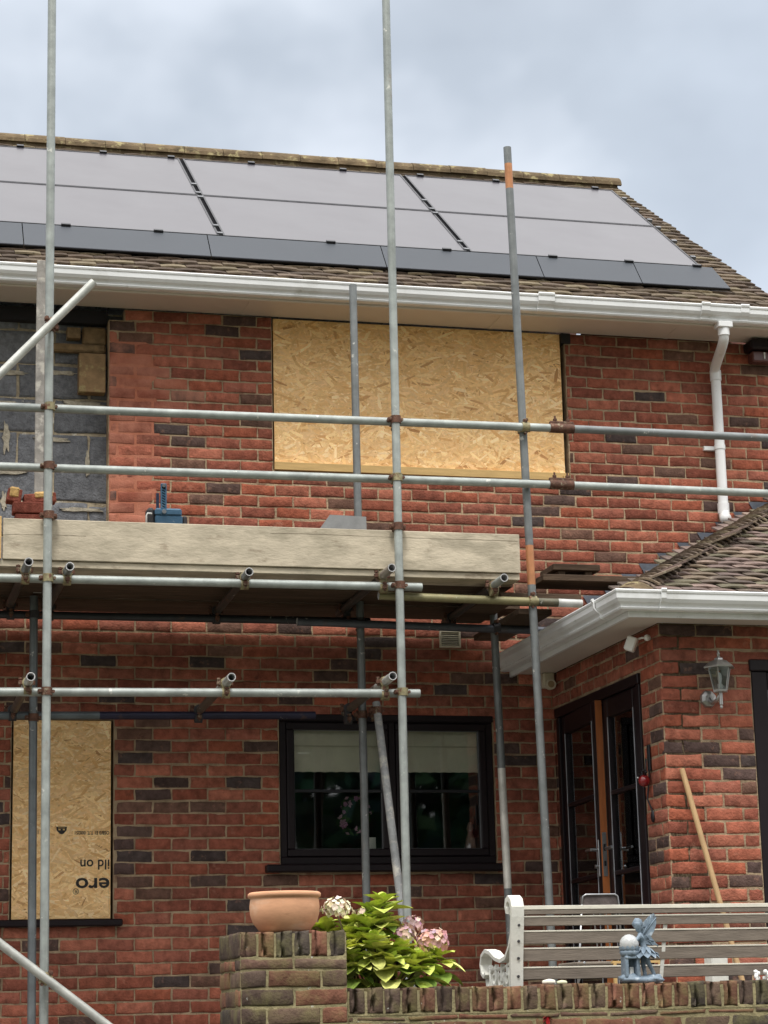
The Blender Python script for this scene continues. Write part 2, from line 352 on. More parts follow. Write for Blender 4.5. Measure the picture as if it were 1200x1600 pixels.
def brick_field(mb, O, U, W, N, u0, u1, v0, v1, holes, ph_v, ph_u, rng, pitch=.226, course=.075, j=.0105, colf=bcol, mb2=None, sel=None, **k):
    """stretcher bond over a rectangle less the holes (u0,u1,v0,v1)"""
    kk = math.floor((v0 - ph_v) / course)
    while kk * course + ph_v < v1:
        a = max(v0, kk * course + ph_v); b = min(v1, (kk + 1) * course + ph_v); zc = (a + b) / 2
        if b - a > .02:
            hs = [(h[0], h[1]) for h in holes if h[2] < zc < h[3]]
            st = ph_u + (kk % 2) * pitch / 2
            n = math.floor((u0 - st) / pitch)
            while st + n * pitch < u1:
                s = max(u0, st + n * pitch); e = min(u1, st + (n + 1) * pitch)
                if e - s > .02:
                    c = colf(rng)
                    for (p, q) in sub((s, e), hs):
                        t = mb2 if (mb2 is not None and sel((p + q) / 2, zc)) else mb
                        brick(t, O, U, W, N, p + j / 2, q - j / 2, a + j / 2, b - j / 2, c, rng, **k)
                n += 1
        kk += 1
def backing(mb, O, U, W, N, u0, u1, v0, v1, holes, d0, d1, col=(1, 1, 1)):
    us = sorted({u0, u1, *[x for h in holes for x in h[:2] if u0 < x < u1]}); vs_ = sorted({v0, v1, *[x for h in holes for x in h[2:4] if v0 < x < v1]})
    solid = lambda i, j: 0 <= i < len(us) - 1 and 0 <= j < len(vs_) - 1 and not any(h[0] < (us[i] + us[i + 1]) / 2 < h[1] and h[2] < (vs_[j] + vs_[j + 1]) / 2 < h[3] for h in holes)
    P = lambda u, v, d: O + U * u + W * v + N * d
    for i in range(len(us) - 1):
        for j in range(len(vs_) - 1):
            if not solid(i, j): continue
            a, b, c, d = us[i], us[i + 1], vs_[j], vs_[j + 1]
            mb.quad(P(a, c, d0), P(b, c, d0), P(b, d, d0), P(a, d, d0), col); mb.quad(P(a, c, d1), P(a, d, d1), P(b, d, d1), P(b, c, d1), col)
            if not solid(i - 1, j): mb.quad(P(a, c, d0), P(a, d, d0), P(a, d, d1), P(a, c, d1), col)
            if not solid(i + 1, j): mb.quad(P(b, c, d0), P(b, c, d1), P(b, d, d1), P(b, d, d0), col)
            if not solid(i, j - 1): mb.quad(P(a, c, d0), P(a, c, d1), P(b, c, d1), P(b, c, d0), col)
            if not solid(i, j + 1): mb.quad(P(a, d, d0), P(b, d, d0), P(b, d, d1), P(a, d, d1), col)
X, Y, Z = V(1, 0, 0), V(0, 1, 0), V(0, 0, 1)
O0 = V(0, 0, 0)
PZ = 1.45                                   # patio level

# ---------------------------------------------------------------- ground
g = MB(); g.quad((-400, -400, 0), (400, -400, 0), (400, 500, 0), (-400, 500, 0)); tag(g.build('lawn', m_grass), kind='structure')
g = MB(); g.box((-9, -4.29, .004), (12, 9, PZ)); tag(g.build('patio', m_conc), kind='structure')

# ---------------------------------------------------------------- main house
HX0, HX1 = -1.6, 6.345
house = thing('brick_house', (2.3, 0, PZ), 'red brick house with tiled roof, white gutter and half stripped upper wall behind the scaffold', 'house')
rng = random.Random(11)
holes = [(.20, 1.76, 4.325, 6.3), (1.70, 1.86, 6.05, 6.3), (2.822, 4.835, 5.10, 6.3), (1.18, 1.80, 2.245, 3.475), (2.835, 4.235, 2.56, 3.52)]
b1 = MB(); b2 = MB()
brick_field(b1, O0, X, Z, -Y, HX0, HX1, PZ, 6.125, holes, .052, 2.043, rng, mb2=b2, sel=lambda u, v: u < 2.05 + .25 * math.sin(v * 7) and 4.3 < v < 6.0)
wall = b1.build('wall', m_brick, house)
b2.build('mortar_smeared_brick', m_brickw, wall)
b = MB(); backing(b, O0, X, Z, -Y, HX0, HX1, PZ, 6.125, holes, -.0018, -.10); b.build('mortar_joint', m_mort, wall)
po = [(1.765, 4.33), (2.02, 4.33)] + [(2.06 + .06 * noise.noise((0, z_ * 3, 5)) + .03 * math.sin(z_ * 31), z_) for z_ in [4.4 + .04 * q for q in range(38)]] + [(1.9, 5.96), (1.765, 5.9)]
b = MB(); b.prism([(x_, .0016, z_) for x_, z_ in po], (0, -.0030, 0), srgb(168, 104, 80)); b.build('mortar_smear', m_brickw, wall)
# inner leaf of grey blocks showing where the brick skin is off; gaps for the boarded and glazed openings
ih = [(2.85, 4.80, 5.14, 6.3), (1.22, 1.76, 2.28, 3.45), (2.86, 4.21, 2.60, 3.50)]
bb = MB(); rngb = random.Random(3)
brick_field(bb, V(0, .12, 0), X, Z, -Y, .2, 1.95, 4.2, 6.125, [], .138, -.15, rngb, pitch=.45, course=.225, j=.016, colf=lambda r: (lambda k_: tuple(x * k_ for x in srgb(120, 122, 126)))(r.uniform(.8, 1.12)), rough=2.6)
bw = bb.build('blockwork', m_block, house)
b = MB(); backing(b, V(0, .122, 0), X, Z, -Y, HX0, HX1, PZ, 6.125, ih, 0, -.13); b.build('block_mortar', m_bmort, bw)
# squashed mortar beds and plaster dabs on the blocks
b = MB(); r4 = random.Random(5)
pmm = pm('pale_mortar', srgb(172, 164, 146), rough=.95, var=.25, vs=30, bump=.8, bs=60)
for (x, z, wd, hh) in ((1.14, 5.485, .16, .020), (1.04, 5.05, .18, .026), (1.60, 5.50, .15, .026), (1.35, 5.60, .022, .075), (1.40, 5.27, .10, .014), (1.345, 4.74, .026, .13), (1.60, 4.82, .12, .012), (1.13, 5.27, .02, .09), (1.13, 5.70, .13, .016), (1.45, 5.715, .10, .014), (1.64, 5.12, .014, .08), (1.12, 4.86, .016, .06)):
    b = MB(); n_ = 34; po = []
    for q in range(n_):
        th = 2 * math.pi * q / n_; k_ = 1 + .55 * noise.noise((x * 9 + math.cos(th) * 2.2, z * 9 + math.sin(th) * 2.2, 1)) + r4.uniform(-.12, .12)
        po.append((x + wd * k_ * math.copysign(abs(math.cos(th)) ** .7, math.cos(th)), .118, z + hh * k_ * math.sin(th)))
    b.prism(po, (0, -.008 - r4.uniform(0, .004), 0)); b.build('mortar_patch', pmm, bw)
b = MB(); b.box((1.575, .03, 5.572), (1.745, .118, 5.83), bev=.004); b.build('padstone', pm('stained_pad', srgb(138, 112, 80), rough=.95, var=.3, vs=12, bump=.5, spots=(srgb(170, 158, 110), 9, .52, .1, .7)), bw)
b = MB(); b.box((1.50, .04, 5.93), (1.585, .118, 6.0), bev=.003); b.box((1.40, .06, 5.845), (1.75, .118, 5.90), bev=.012); b.box((1.60, .07, 5.90), (1.755, .118, 6.02), bev=.012); b.build('mortar_packing', pm('brown_mortar', srgb(128, 106, 76), rough=.95, var=.35, vs=16, bump=.9, bs=50), bw)
b = MB(); b.box((.2, .05, 6.035), (1.755, .1185, 6.125)); b.build('wall_plate', pm('dark_wall_plate', srgb(34, 32, 36), rough=.9, var=.2), bw)
# unseen sides and back, floors
b = MB(); b.box((HX0, .26, PZ), (HX0 + .25, 4.9, 6.12)); b.box((HX1 - .25, .26, PZ), (HX1, 4.9, 6.12)); b.box((HX0, 4.9, PZ), (HX1, 5.1, 6.12)); 
b.box((HX1 - .25, .002, PZ), (HX1 - .003, .258, 6.12)); b.box((HX0 + .003, .254, PZ), (HX0 + .2, .259, 6.12))
for x in (HX0 + .01, HX1 - .22): b.prism([(x, .1, 6.13), (x, 4.6, 6.13), (x, 2.3, 7.9)], (.2, 0, 0))
b.build('side_wall', m_backbrick, house)
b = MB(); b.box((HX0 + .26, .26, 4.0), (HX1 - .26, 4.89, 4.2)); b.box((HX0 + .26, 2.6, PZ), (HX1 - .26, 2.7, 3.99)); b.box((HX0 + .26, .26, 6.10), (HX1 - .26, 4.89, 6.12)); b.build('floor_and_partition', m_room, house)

# soffit, fascia, gutter
b = MB(); b.box((HX0, -.338, 6.131), (6.37, -.004, 6.143)); sf = b.build('soffit', m_soffit, house)
for x in (-.2, 1.02, 2.62, 4.3, 5.55): b = MB(); b.box((x, -.338, 6.128), (x + .03, -.004, 6.1305)); b.build('soffit_joint', m_soffit, sf)
b = MB(); b.box((HX0, -.36, 6.113), (6.37, -.3385, 6.25), bev=.002); b.box((HX0, -.375, 6.112), (6.37, -.3605, 6.128), bev=.002); b.build('fascia', m_soffit, house)
OG = [(0, .004), (.045, 0), (.062, .004), (.068, .013), (.064, .022), (.068, .030), (.084, .042), (.096, .060), (.098, .088), (.103, .094), (.106, .104), (.102, .110), (.094, .110), (.092, .10), (.090, .06), (.078, .047), (.058, .034), (.04, .014), (.006, .014), (.006, .104), (0, .104)]
b = MB(); b.sweep([(-1.62, -.3765, 6.122), (6.40, -.3765, 6.122)], OG); gut = b.build('gutter', m_upvc, house)
OGU = [(a * 1.06 + .001 if a > .02 else a, z * 1.05 - .003) for a, z in OG]
for x0, x1 in ((4.50, 4.61), (5.64, 5.70), (5.92, 5.98), (-.3, -.2), (5.70, 5.92)):
    b = MB(); b.sweep([(x0, -.3772, 6.1225), (x1, -.3772, 6.1225)], [(a * (1.03 if x1 - x0 > .15 else 1.08), z * (1. if x1 - x0 > .15 else 1.04)) for a, z in OGU]); b.build('gutter_union', m_upvc, gut)
# downpipe with swan neck
DX, DY = 5.893, -.062
pts = [V(5.815, -.42, 6.118), V(5.815, -.42, 6.06), V(5.816, -.415, 6.02), V(5.825, -.37, 5.99), V(5.878, -.11, 5.925), V(5.886, -.07, 5.90), V(DX, DY, 5.86)]
sm_pts = []
for i in range(len(pts) - 1):
    for q in range(4): sm_pts.append(pts[i].lerp(pts[i + 1], q / 4))
sm_pts.append(pts[-1])
for _ in range(2): sm_pts = [sm_pts[0]] + [(sm_pts[i - 1] + sm_pts[i] * 2 + sm_pts[i + 1]) / 4 for i in range(1, len(sm_pts) - 1)] + [sm_pts[-1]]
# placed so that the neck starts under the outlet and reaches the wall
b = MB(); b.path(sm_pts, .034, 20); b.tube((DX, DY, 5.88), (DX, DY, 4.93), .034, 24); dp = b.build('downpipe', m_upvc, house)
b = MB(); b.box((5.765, -.465, 6.085), (5.865, -.375, 6.124), bev=.004); b.tube((5.815, -.42, 6.09), (5.815, -.42, 6.035), .039, 24); b.build('pipe_outlet', m_upvc, dp)
b = MB()
b.tube((DX, DY, 5.90), (DX, DY, 5.83), .039, 24); b.build('pipe_socket', m_upvc, dp); b = MB(); b.tube((DX, DY, 4.97), (DX, DY, 4.90), .040, 24); b.path([(DX, DY, 4.93), (DX, DY - .01, 4.885), (DX - .01, DY - .04, 4.86), (DX - .02, DY - .08, 4.848)], .037, 20); b.build('pipe_shoe', m_upvc, dp)
b = MB(); b.tube((DX, DY, 5.375), (DX, DY, 5.345), .038, 24); b.box((DX - .10, -.03, 5.345), (DX + .03, -.004, 5.375), bev=.003); b.build('pipe_clip', m_upvc, dp)

# roof
RA = R(36); SD = V(0, math.cos(RA), math.sin(RA)); RN = V(0, -math.sin(RA), math.cos(RA)); RO = V(0, -.40, 6.222)
TC = [srgb(*c) for c in ((122, 108, 92), (112, 98, 84), (130, 116, 98), (102, 88, 76), (118, 104, 92), (140, 128, 106), (94, 82, 72))]
TC2 = [srgb(*c) for c in ((124, 106, 98), (108, 92, 86), (98, 86, 76), (136, 118, 106), (88, 76, 68), (118, 104, 88), (104, 98, 80))]
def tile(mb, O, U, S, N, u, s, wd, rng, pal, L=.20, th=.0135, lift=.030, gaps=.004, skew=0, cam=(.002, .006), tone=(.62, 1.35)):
    c = rng.choice(pal); k = rng.uniform(.8, 1.2); c = tuple(x * k for x in c)
    nu = 5; a0 = u + gaps / 2; a1 = u + wd - gaps / 2; ds = rng.uniform(-.006, .006); dl = rng.uniform(-.003, .004); tl = rng.uniform(-.005, .005); cam_ = rng.uniform(*cam)
    pts = []
    for lay in (0, 1):
        for t, h in ((0, lift), (1, .0)):
            for i in range(nu):
                f = i / (nu - 1); arch = -cam_ * (2 * f - 1) ** 2
                jag = rng.uniform(-.002, .002) if t == 0 else 0
                pts.append(O + U * (a0 + (a1 - a0) * f) + S * (s + ds + t * L + jag + tl * (f - .5) * (1 - t)) + N * (h + dl + arch * (1 if t == 0 else .5) - lay * th + tl * (f - .5)))
    fs = []
    for i in range(nu - 1):
        fs.append((i, i + 1, nu + i + 1, nu + i)); fs.append((2 * nu + i, i, i + 1, 2 * nu + i + 1)[::-1]); fs.append((2 * nu + i, 3 * nu + i, 3 * nu + i + 1, 2 * nu + i + 1))
    fs.append((0, 2 * nu, 3 * nu, nu)); fs.append((nu - 1, 2 * nu - 1, 4 * nu - 1, 3 * nu - 1))
    tp, tq, bs = fs[0::3][:nu - 1], fs[1::3][:nu - 1], fs[2::3][:nu - 1]
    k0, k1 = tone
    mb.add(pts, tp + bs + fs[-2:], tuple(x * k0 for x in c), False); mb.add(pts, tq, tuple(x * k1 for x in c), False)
roof = MB(); roof.prism([RO + X * HX0 - RN * .03, RO + X * 6.31 - RN * .03, RO + X * 6.07 + SD * 3.21 - RN * .03, RO + X * HX0 + SD * 3.21 - RN * .03], -RN * .05)
roof.prism([V(HX0, 2.2, 8.10), V(6.08, 2.2, 8.10), V(6.22, 5.3, 5.95), V(HX0, 5.3, 5.95)], V(0, -.03, -.05))
rf = roof.build('roof', m_tile, house)
tl = MB(); rt = random.Random(21); gauge = .082; k = 0
while k * gauge < 3.16:
    s = k * gauge; xr = 6.335 - .075 * s; u = HX0 + (k % 2) * .083
    hid = .85 < s < 2.3
    while u < xr - .02:
        wd = min(.166, xr - u)
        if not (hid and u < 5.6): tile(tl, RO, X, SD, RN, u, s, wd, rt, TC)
        u += .166
    k += 1
tl.build('tiles', m_tile, rf, fixn=False)
# verge undercloak and mortar
b = MB()
b.prism([RO + X * 6.26 - RN * .055, RO + X * 6.322 - RN * .055, RO + X * 6.10 + SD * 3.19 - RN * .055, RO + X * 6.04 + SD * 3.19 - RN * .055], RN * .05); b.build('verge_mortar', m_ridge, rf)
b = MB(); rr = random.Random(8); x = HX0
while x < 6.06:
    L = min(.30, 6.12 - x); dz = rr.uniform(-.003, .003); dy = rr.uniform(-.003, .003)
    prof = []
    for i in range(11):
        th = math.pi * (i / 10); prof.append(V(x, 2.205 - math.cos(th) * .135 + dy, 8.085 + math.sin(th) * .098 + dz))
    prof += [V(x, 2.205 + math.cos(math.pi * i / 10) * .115 + dy, 8.083 + math.sin(math.pi * i / 10) * .095 + dz) for i in range(11)]
    b.prism(prof, (L - .004, 0, 0)); x += L
b.build('ridge_tile', m_ridge, rf)
b = MB(); b.box((HX0, 2.09, 8.02), (6.09, 2.32, 8.10), bev=.01); b.build('ridge_bedding', m_ridge, rf)
# barge end of the eaves box
b = MB(); b.box((6.3705, -.36, 6.06), (6.385, .05, 6.25), bev=.003); b.build('eaves_box_end', m_soffit, house)

# solar panels
m_pv = bpy.data.materials.new('solar_glass'); m_pv.use_nodes = True
_b = m_pv.node_tree.nodes['Principled BSDF']; _b.inputs['Base Color'].default_value = (*srgb(70, 64, 66), 1); _b.inputs['Roughness'].default_value = .30; _b.inputs['Specular IOR Level'].default_value = .6; _b.inputs['IOR'].default_value = 1.55
_pn = m_pv.node_tree.nodes; _pl = m_pv.node_tree.links; _tn = _pn.new('ShaderNodeTexCoord'); _no = _pn.new('ShaderNodeTexNoise'); _no.inputs['Scale'].default_value = 2.2; _no.inputs['Detail'].default_value = 6
_mr = _pn.new('ShaderNodeMapRange'); _mr.inputs[3].default_value = .22; _mr.inputs[4].default_value = .40; _pl.new(_tn.outputs['Object'], _no.inputs['Vector']); _pl.new(_no.outputs['Fac'], _mr.inputs[0]); _pl.new(_mr.outputs[0], _b.inputs['Roughness'])
_cr = _pn.new('ShaderNodeMixRGB'); _cr.inputs[1].default_value = (*srgb(56, 54, 62), 1); _cr.inputs[2].default_value = (*srgb(72, 70, 76), 1); _pl.new(_no.outputs['Fac'], _cr.inputs[0]); _pl.new(_cr.outputs[0], _b.inputs['Base Color'])
def panel_mesh(parent):
    P, Hh = 1.662, 1.003
    # local frame: x along eaves, y up slope, z normal; turned to the roof pitch through the thing's rotation
    a = MB(); f = .012
    a.box((0, 0, -.03), (P, f, .003)); a.box((0, Hh - f, -.03), (P, Hh, .003)); a.box((0, f, -.03), (f, Hh - f, .003)); a.box((P - f, f, -.03), (P, Hh - f, .003))
    fr = a.build('frame', m_frame); fr.parent = parent
    a = MB(); a.box((f, f, -.025), (P - f, Hh - f, 0)); c = a.build('glass_face', m_pv); c.parent = parent
    return [fr, c]
pn = ['at the far left edge of the top row', 'left of the first black seam in the top row', 'between the two black seams in the top row', 'at the right hand end of the top row']
def panel_label(col, row):
    where = ['beyond the left edge of the roof view', 'left of the first black seam', 'between the two black seams', 'at the right hand end beside the verge'][col]
    return 'mauve grey solar panel in the %s row, %s' % (('lower', 'upper')[row], where)
first = None
for col in range(4):
    for row in range(2):
        x = 2.496 - 1.69 * 2 + col * 1.69 + .014; s = .592 + row * 1.012
        loc = RO + X * x + SD * s + RN * .125
        if col == 0: continue
        t = thing('solar_panel', loc, panel_label(col, row), 'solar panel', 'solar panels on the main roof')
        t.rotation_euler = (RA, 0, 0)
        if first is None: panel_mesh(t); first = t
        else:
            for ch in first.children:
                c2 = ch.copy(); C.objects.link(c2); c2.parent = t
m_clamp_ = pm('dull_clamp', srgb(112, 114, 118), rough=.5, metal=.3, bump=0)
# clamps: small black fixings in the seams and along the edges, one thing each rail
rail = thing('mounting_rail', RO + X * 3 + SD * .6 + RN * .06, 'black mounting frame with small clamps under the solar panels on the roof', 'mounting frame')
RM = Matrix((X.to_tuple(), SD.to_tuple(), RN.to_tuple())).transposed().to_4x4()
def rbox(mb, x0, x1, s0, s1, h0, h1, col=(1, 1, 1)):
    mb.box((x0, s0, h0), (x1, s1, h1), col, Matrix.Translation(RO) @ RM)
b = MB()
for x in (2.496, 4.186): rbox(b, x - .02, x + .02, .58, 2.62, .03, .119)
for s in (.75, 1.4, 1.8, 2.45): rbox(b, .2, 5.86, s, s + .04, .045, .090)
b.build('rail', pm('matt_black', srgb(14, 14, 18), rough=.95, spec=.1, var=0, bump=0), rail)
for (x, s) in [(2.491, .62), (2.491, .80), (2.491, 1.52), (2.491, 1.63), (2.491, 1.86), (4.181, .62), (4.181, .80), (4.181, 1.52), (4.181, 1.63), (4.181, 1.86), (5.883, .8), (5.883, 1.2), (5.883, 1.55), (5.883, 1.75), (5.883, 2.05), (5.883, 2.35)]:
    b = MB(); rbox(b, x - .018, x + .018, s, s + .03, .112, .135); b.build('clamp', m_clamp_, rail)
for x in (1.3, 1.9, 2.4, 3.0, 3.7, 4.3, 4.9, 5.7):
    b = MB(); rbox(b, x, x + .05, 2.60, 2.635, .11, .14); b.build('clamp', m_frame, rail)
for x in (1.45, 2.05, 3.2, 4.0, 4.75, 5.3, 5.8):
    b = MB(); rbox(b, x, x + .06, .575, .60, .118, .14); b.build('clamp', m_frame, rail)
# dark skirt below the panels, in lengths
sk = []
xs = [.2, 1.15, 2.40, 3.60, 3.655, 4.66, 5.36, 5.99]
xs = [.2, 1.20, 2.40, 3.57, 4.66, 5.36, 5.945]
names = ['at the left edge of the roof', 'below the left panels behind the left pole', 'below the first black seam', 'below the middle panel', 'right of the tall orange banded pole', 'at the right end near the verge']
for i in range(6):
    p = lambda x, s, h: RO + X * x + SD * s + RN * h
    x0, x1 = xs[i] + .003, xs[i + 1] - .003
    t = thing('panel_skirt', p((x0 + x1) / 2, .34, .05), 'slate grey skirt under the solar panels, ' + names[i], 'panel skirt', 'skirt lengths below the solar panels')
    b = MB(); e1 = .06 if i == 5 else 0
    b.prism([p(x0, .345, .055), p(x1 + e1, .345, .055), p(x1, .585, .125), p(x0, .585, .125)], -RN * .004); b.build('skirt_sheet', m_skirt, t)
    b = MB(); b.prism([p(x0, .341, .050), p(x1 + e1, .341, .050), p(x1 + e1, .345, .055), p(x0, .345, .055)], SD * .004 - RN * .012); b.build('bottom_fold', m_frame, t)

# ---------------------------------------------------------------- strand board
OC = [srgb(*c) for c in ((222, 188, 136), (216, 178, 126), (230, 200, 150), (202, 160, 108), (234, 208, 166), (190, 148, 102), (214, 178, 130), (222, 188, 142), (170, 128, 86))]
OW = [5, 5, 6, 2, 3, .8, 5, 6, .15]
def osb(name, x0, x1, z0, z1, y, n, seed, label, pal_k=(1.26, 1.20, 1.10)):
    t = thing(name, ((x0 + x1) / 2, y, z0), label, 'osb board', 'boards over the openings')
    b = MB(); b.box((x0, y, z0), (x1, y + .018, z1), tuple(a * c for a, c in zip(OC[1], pal_k)))
    r = random.Random(seed); cs = OC
    for i in range(n):
        big = r.random() < .5; L = r.uniform(.05, .13) if big else r.uniform(.02, .06); w_ = r.uniform(.010, .026) if big else r.uniform(.003, .010)
        cx = r.uniform(x0, x1); cz = r.uniform(z0, z1); a = r.gauss(0, .65) ; ca, sa = math.cos(a), math.sin(a)
        c = r.choices(cs, OW)[0]; k = r.uniform(.90, 1.08); c = tuple(q * k * g for q, g in zip(c, pal_k))
        yy = y - .0002 - .0014 * i / n; pts = []
        sk_ = r.uniform(-.4, .4) * w_
        for (p, q) in ((-L / 2, -w_ / 2 * r.uniform(.2, 1)), (0, -w_ / 2), (L / 2, -w_ / 2 * r.uniform(.1, 1)), (L / 2 + sk_, w_ / 2 * r.uniform(.1, 1)), (0, w_ / 2), (-L / 2 + sk_, w_ / 2 * r.uniform(.2, 1))):
            pts.append((min(x1, max(x0, cx + p * ca - q * sa)), yy - abs(q) * 0, min(z1, max(z0, cz + p * sa + q * ca))))
        b.add(pts, [(0, 1, 2, 3, 4, 5)], c)
    o = b.build('strand_sheet', m_osb, t, fixn=False)
    return t
big = osb('osb_board', 2.834, 4.806, 5.152, 6.122, .012, 6500, 4, 'wide golden strand board over the upper window opening under the eaves')
b = MB(); b.box((2.828, -.022, 5.098), (4.822, .012, 5.150), bev=.002); b.build('bottom_batten', m_batten, big)
b = MB(); b.box((4.775, -.05, 5.10), (4.80, -.022, 5.125)); b.build('cut_block', m_batten, big)
small = osb('osb_board', 1.192, 1.784, 2.272, 3.468, .008, 2600, 9, 'narrow upright strand board with upside down black print, left of the kitchen window', (1.22, 1.18, 1.12))
def text_mesh(name, s, size, loc, parent, mat, th=.0006, font_k=1., rotz=180, xs=1., bold=0.):
    cu = bpy.data.curves.new(name, 'FONT'); cu.body = s; cu.size = size; cu.extrude = th; cu.offset = bold; cu.resolution_u = 3
    to = bpy.data.objects.new('t', cu); C.objects.link(to)
    dg = bpy.context.evaluated_depsgraph_get(); me = bpy.data.meshes.new_from_object(to.evaluated_get(dg)); bpy.data.objects.remove(to)
    me.name = name; me.materials.clear(); me.materials.append(mat)
    M_ = Matrix.Translation(Vector(loc) - wloc(parent)) @ Matrix.Rotation(R(rotz), 4, 'Y') @ Matrix.Rotation(R(90), 4, 'X') @ Matrix.Diagonal((xs, 1, 1, 1))
    me.transform(M_); o = bpy.data.objects.new(name, me); C.objects.link(o); o.parent = parent
    return o
yb = .008 - .0024
text_mesh('printed_lettering', 'ild on', .085, (1.781, yb, 2.622), small, m_ink, bold=.0012, xs=.95)
text_mesh('printed_lettering', 'ero', .125, (1.782, yb, 2.512), small, m_ink, bold=.0022, xs=1.18)
text_mesh('printed_lettering', '®', .05, (1.594, yb, 2.452), small, m_ink)
text_mesh('printed_lettering', 'OSB/3 E1 T.T. 000251', .030, (1.776, yb, 2.795), small, m_ink, bold=.0006, xs=.78)
text_mesh('printed_lettering', '.L4  1090', .030, (1.40, yb, 2.800), small, m_ink, bold=.0006, xs=.9)
b = MB()
sh = [(-.032, .020), (.032, .020), (.030, -.002), (.012, -.022), (0, -.026), (-.012, -.022), (-.030, -.002)]
b.prism([(1.487 + p, yb, 2.802 + q) for p, q in sh], (0, -.0006, 0)); b.build('printed_shield', m_ink, small)
b = MB()
for p in (-.013, .013): b.box((1.487 + p - .006, yb - .0012, 2.800), (1.487 + p + .006, yb - .0007, 2.808))
b.box((1.487 - .022, yb - .0012, 2.813), (1.487 + .022, yb - .0007, 2.816)); b.build('printed_shield_mark', m_batten, small)

# ---------------------------------------------------------------- kitchen window
win = thing('window', (3.53, 0, 2.56), parent=house)
def frame_rect(mb, x0, x1, z0, z1, wd, y0, y1, bev=.004):
    mb.box((x0, y0, z0), (x1, y1, z0 + wd), bev=bev); mb.box((x0, y0, z1 - wd), (x1, y1, z1), bev=bev)
    mb.box((x0, y0, z0 + wd - .001), (x0 + wd, y1, z1 - wd + .001), bev=bev); mb.box((x1 - wd, y0, z0 + wd - .001), (x1, y1, z1 - wd + .001), bev=bev)
b = MB(); frame_rect(b, 2.838, 4.232, 2.588, 3.518, .045, .012, .07); b.box((3.545, .015, 2.632), (3.59, .068, 3.474), bev=.004); b.box((2.838, -.012, 3.482), (4.236, .011, 3.522), bev=.004); b.build('window_frame', m_rose, win)
for (x0, x1) in ((2.885, 3.543), (3.592, 4.186)):
    c = thing('casement', (x0, .03, 2.64), parent=win)
    b = MB(); frame_rect(b, x0, x1, 2.634, 3.472, .047, .0, .05, .006); b.build('sash', m_rose, c)
    b = MB(); b.box((x0 + .046, .012, 3.034), (x1 - .046, .03, 3.052), bev=.002); b.build('glazing_bar', m_frame, c)
    b = MB(); b.box((x0 + .045, .031, 2.68), (x1 - .045, .035, 3.426)); b.build('pane', m_glass, c)
    b = MB()
    g_ = .047; frame_rect(b, x0 + g_ - .002, x1 - g_ + .002, 2.634 + g_ - .002, 3.472 - g_ + .002, .004, .010, .03, .0)
    b.build('gasket', pm('grey_gasket', srgb(100, 100, 104), rough=.6, bump=0), c)
b = MB(); b.box((2.735, -.075, 2.536), (4.262, .011, 2.583), bev=.008); b.build('window_sill', m_rose, win)
# blind with lace edge (hangs inside), wreath, card
for x0, x1, wh in ((2.93, 3.50, 'left'), (3.63, 4.15, 'right')):
    b = MB(); n = 60; r5 = random.Random(int(x0 * 10)); top = 3.45; vs = []
    for i in range(n + 1):
        x = x0 + (x1 - x0) * i / n; wv = .0016 * math.sin(i * .35)
        vs += [V(x, .062 + wv, top), V(x, .062 + wv, 3.25), V(x, .062 + wv, 3.165 + .003 * abs(math.sin(i * .42)))]
    b.add(vs, [(3 * i + k_, 3 * i + 3 + k_, 3 * i + 4 + k_, 3 * i + 1 + k_) for i in range(n) for k_ in (0, 1)], (1, 1, 1), True)
    o = b.build('window_blind', m_blind); tag(o, 'cream lace edged blind hanging behind the %s pane of the kitchen window' % wh, 'blind', 'blinds in the kitchen window')
    b = MB(); b.box((x0, .050, 3.325), (x1, .0515, 3.332)); b.build('seam', m_cream, o)
wr = thing('flower_wreath', (3.30, .14, 2.78), 'round wreath of pink and green flowers hanging inside the left kitchen pane', 'wreath')
b = MB(); rw = random.Random(2)
for i in range(130):
    th = rw.uniform(0, 2 * math.pi); rr_ = rw.gauss(.105, .016); p = V(3.35 + .78 * rr_ * math.cos(th), .13 + rw.uniform(-.02, .02), 2.90 + rr_ * math.sin(th)); s_ = rw.uniform(.010, .022)
    a_ = V(rw.uniform(-1, 1), rw.uniform(-.3, .3), rw.uniform(-1, 1)).normalized(); q_ = a_.cross(Y).normalized()
    b.add([p - a_ * s_, p + q_ * s_ * .5, p + a_ * s_, p - q_ * s_ * .5], [(0, 1, 2, 3)], srgb(62, 84, 50) if rw.random() < .7 else srgb(188, 150, 170))
b.build('greenery', m_leaf, wr)
b = MB()
for (dx, dz, s_) in ((-.085, -.055, .026), (-.07, .07, .014), (.0, .105, .016), (.05, -.12, .018), (-.08, .02, .012)):
    for q in range(16):
        th = q * 2.4; rr_ = s_ * math.sqrt(q / 16); p = V(3.35 + dx + rr_ * math.cos(th), .11 - .006 * (1 - q / 16), 2.90 + dz + rr_ * math.sin(th)); b.lathe(p, [(.001, -.003), (s_ * .3, 0), (.001, .003)], 6, srgb(206, 150, 188), True, Matrix.Rotation(R(90), 4, 'X'))
b.build('blossom', m_petal, wr)
b = MB(); b.box((3.425, .10, 2.645), (3.47, .106, 2.76)); tag(b.build('greeting_card', m_white), 'small white card standing inside the kitchen window by the middle post', 'card')
b = MB(); b.lathe((4.10, .13, 2.62), [(.0, 0), (.035, 0), (.04, .06), (.028, .13), (.015, .17), (.022, .20), (.012, .235), (.0, .24)], 16, srgb(150, 120, 110)); tag(b.build('figurine', m_petal), 'small pale ornament inside the right corner of the kitchen window', 'ornament')

# sill of the boarded opening
b = MB(); b.box((.78, -.07, 2.224), (1.85, .0, 2.266), bev=.007); b.build('window_sill', m_rose, house)

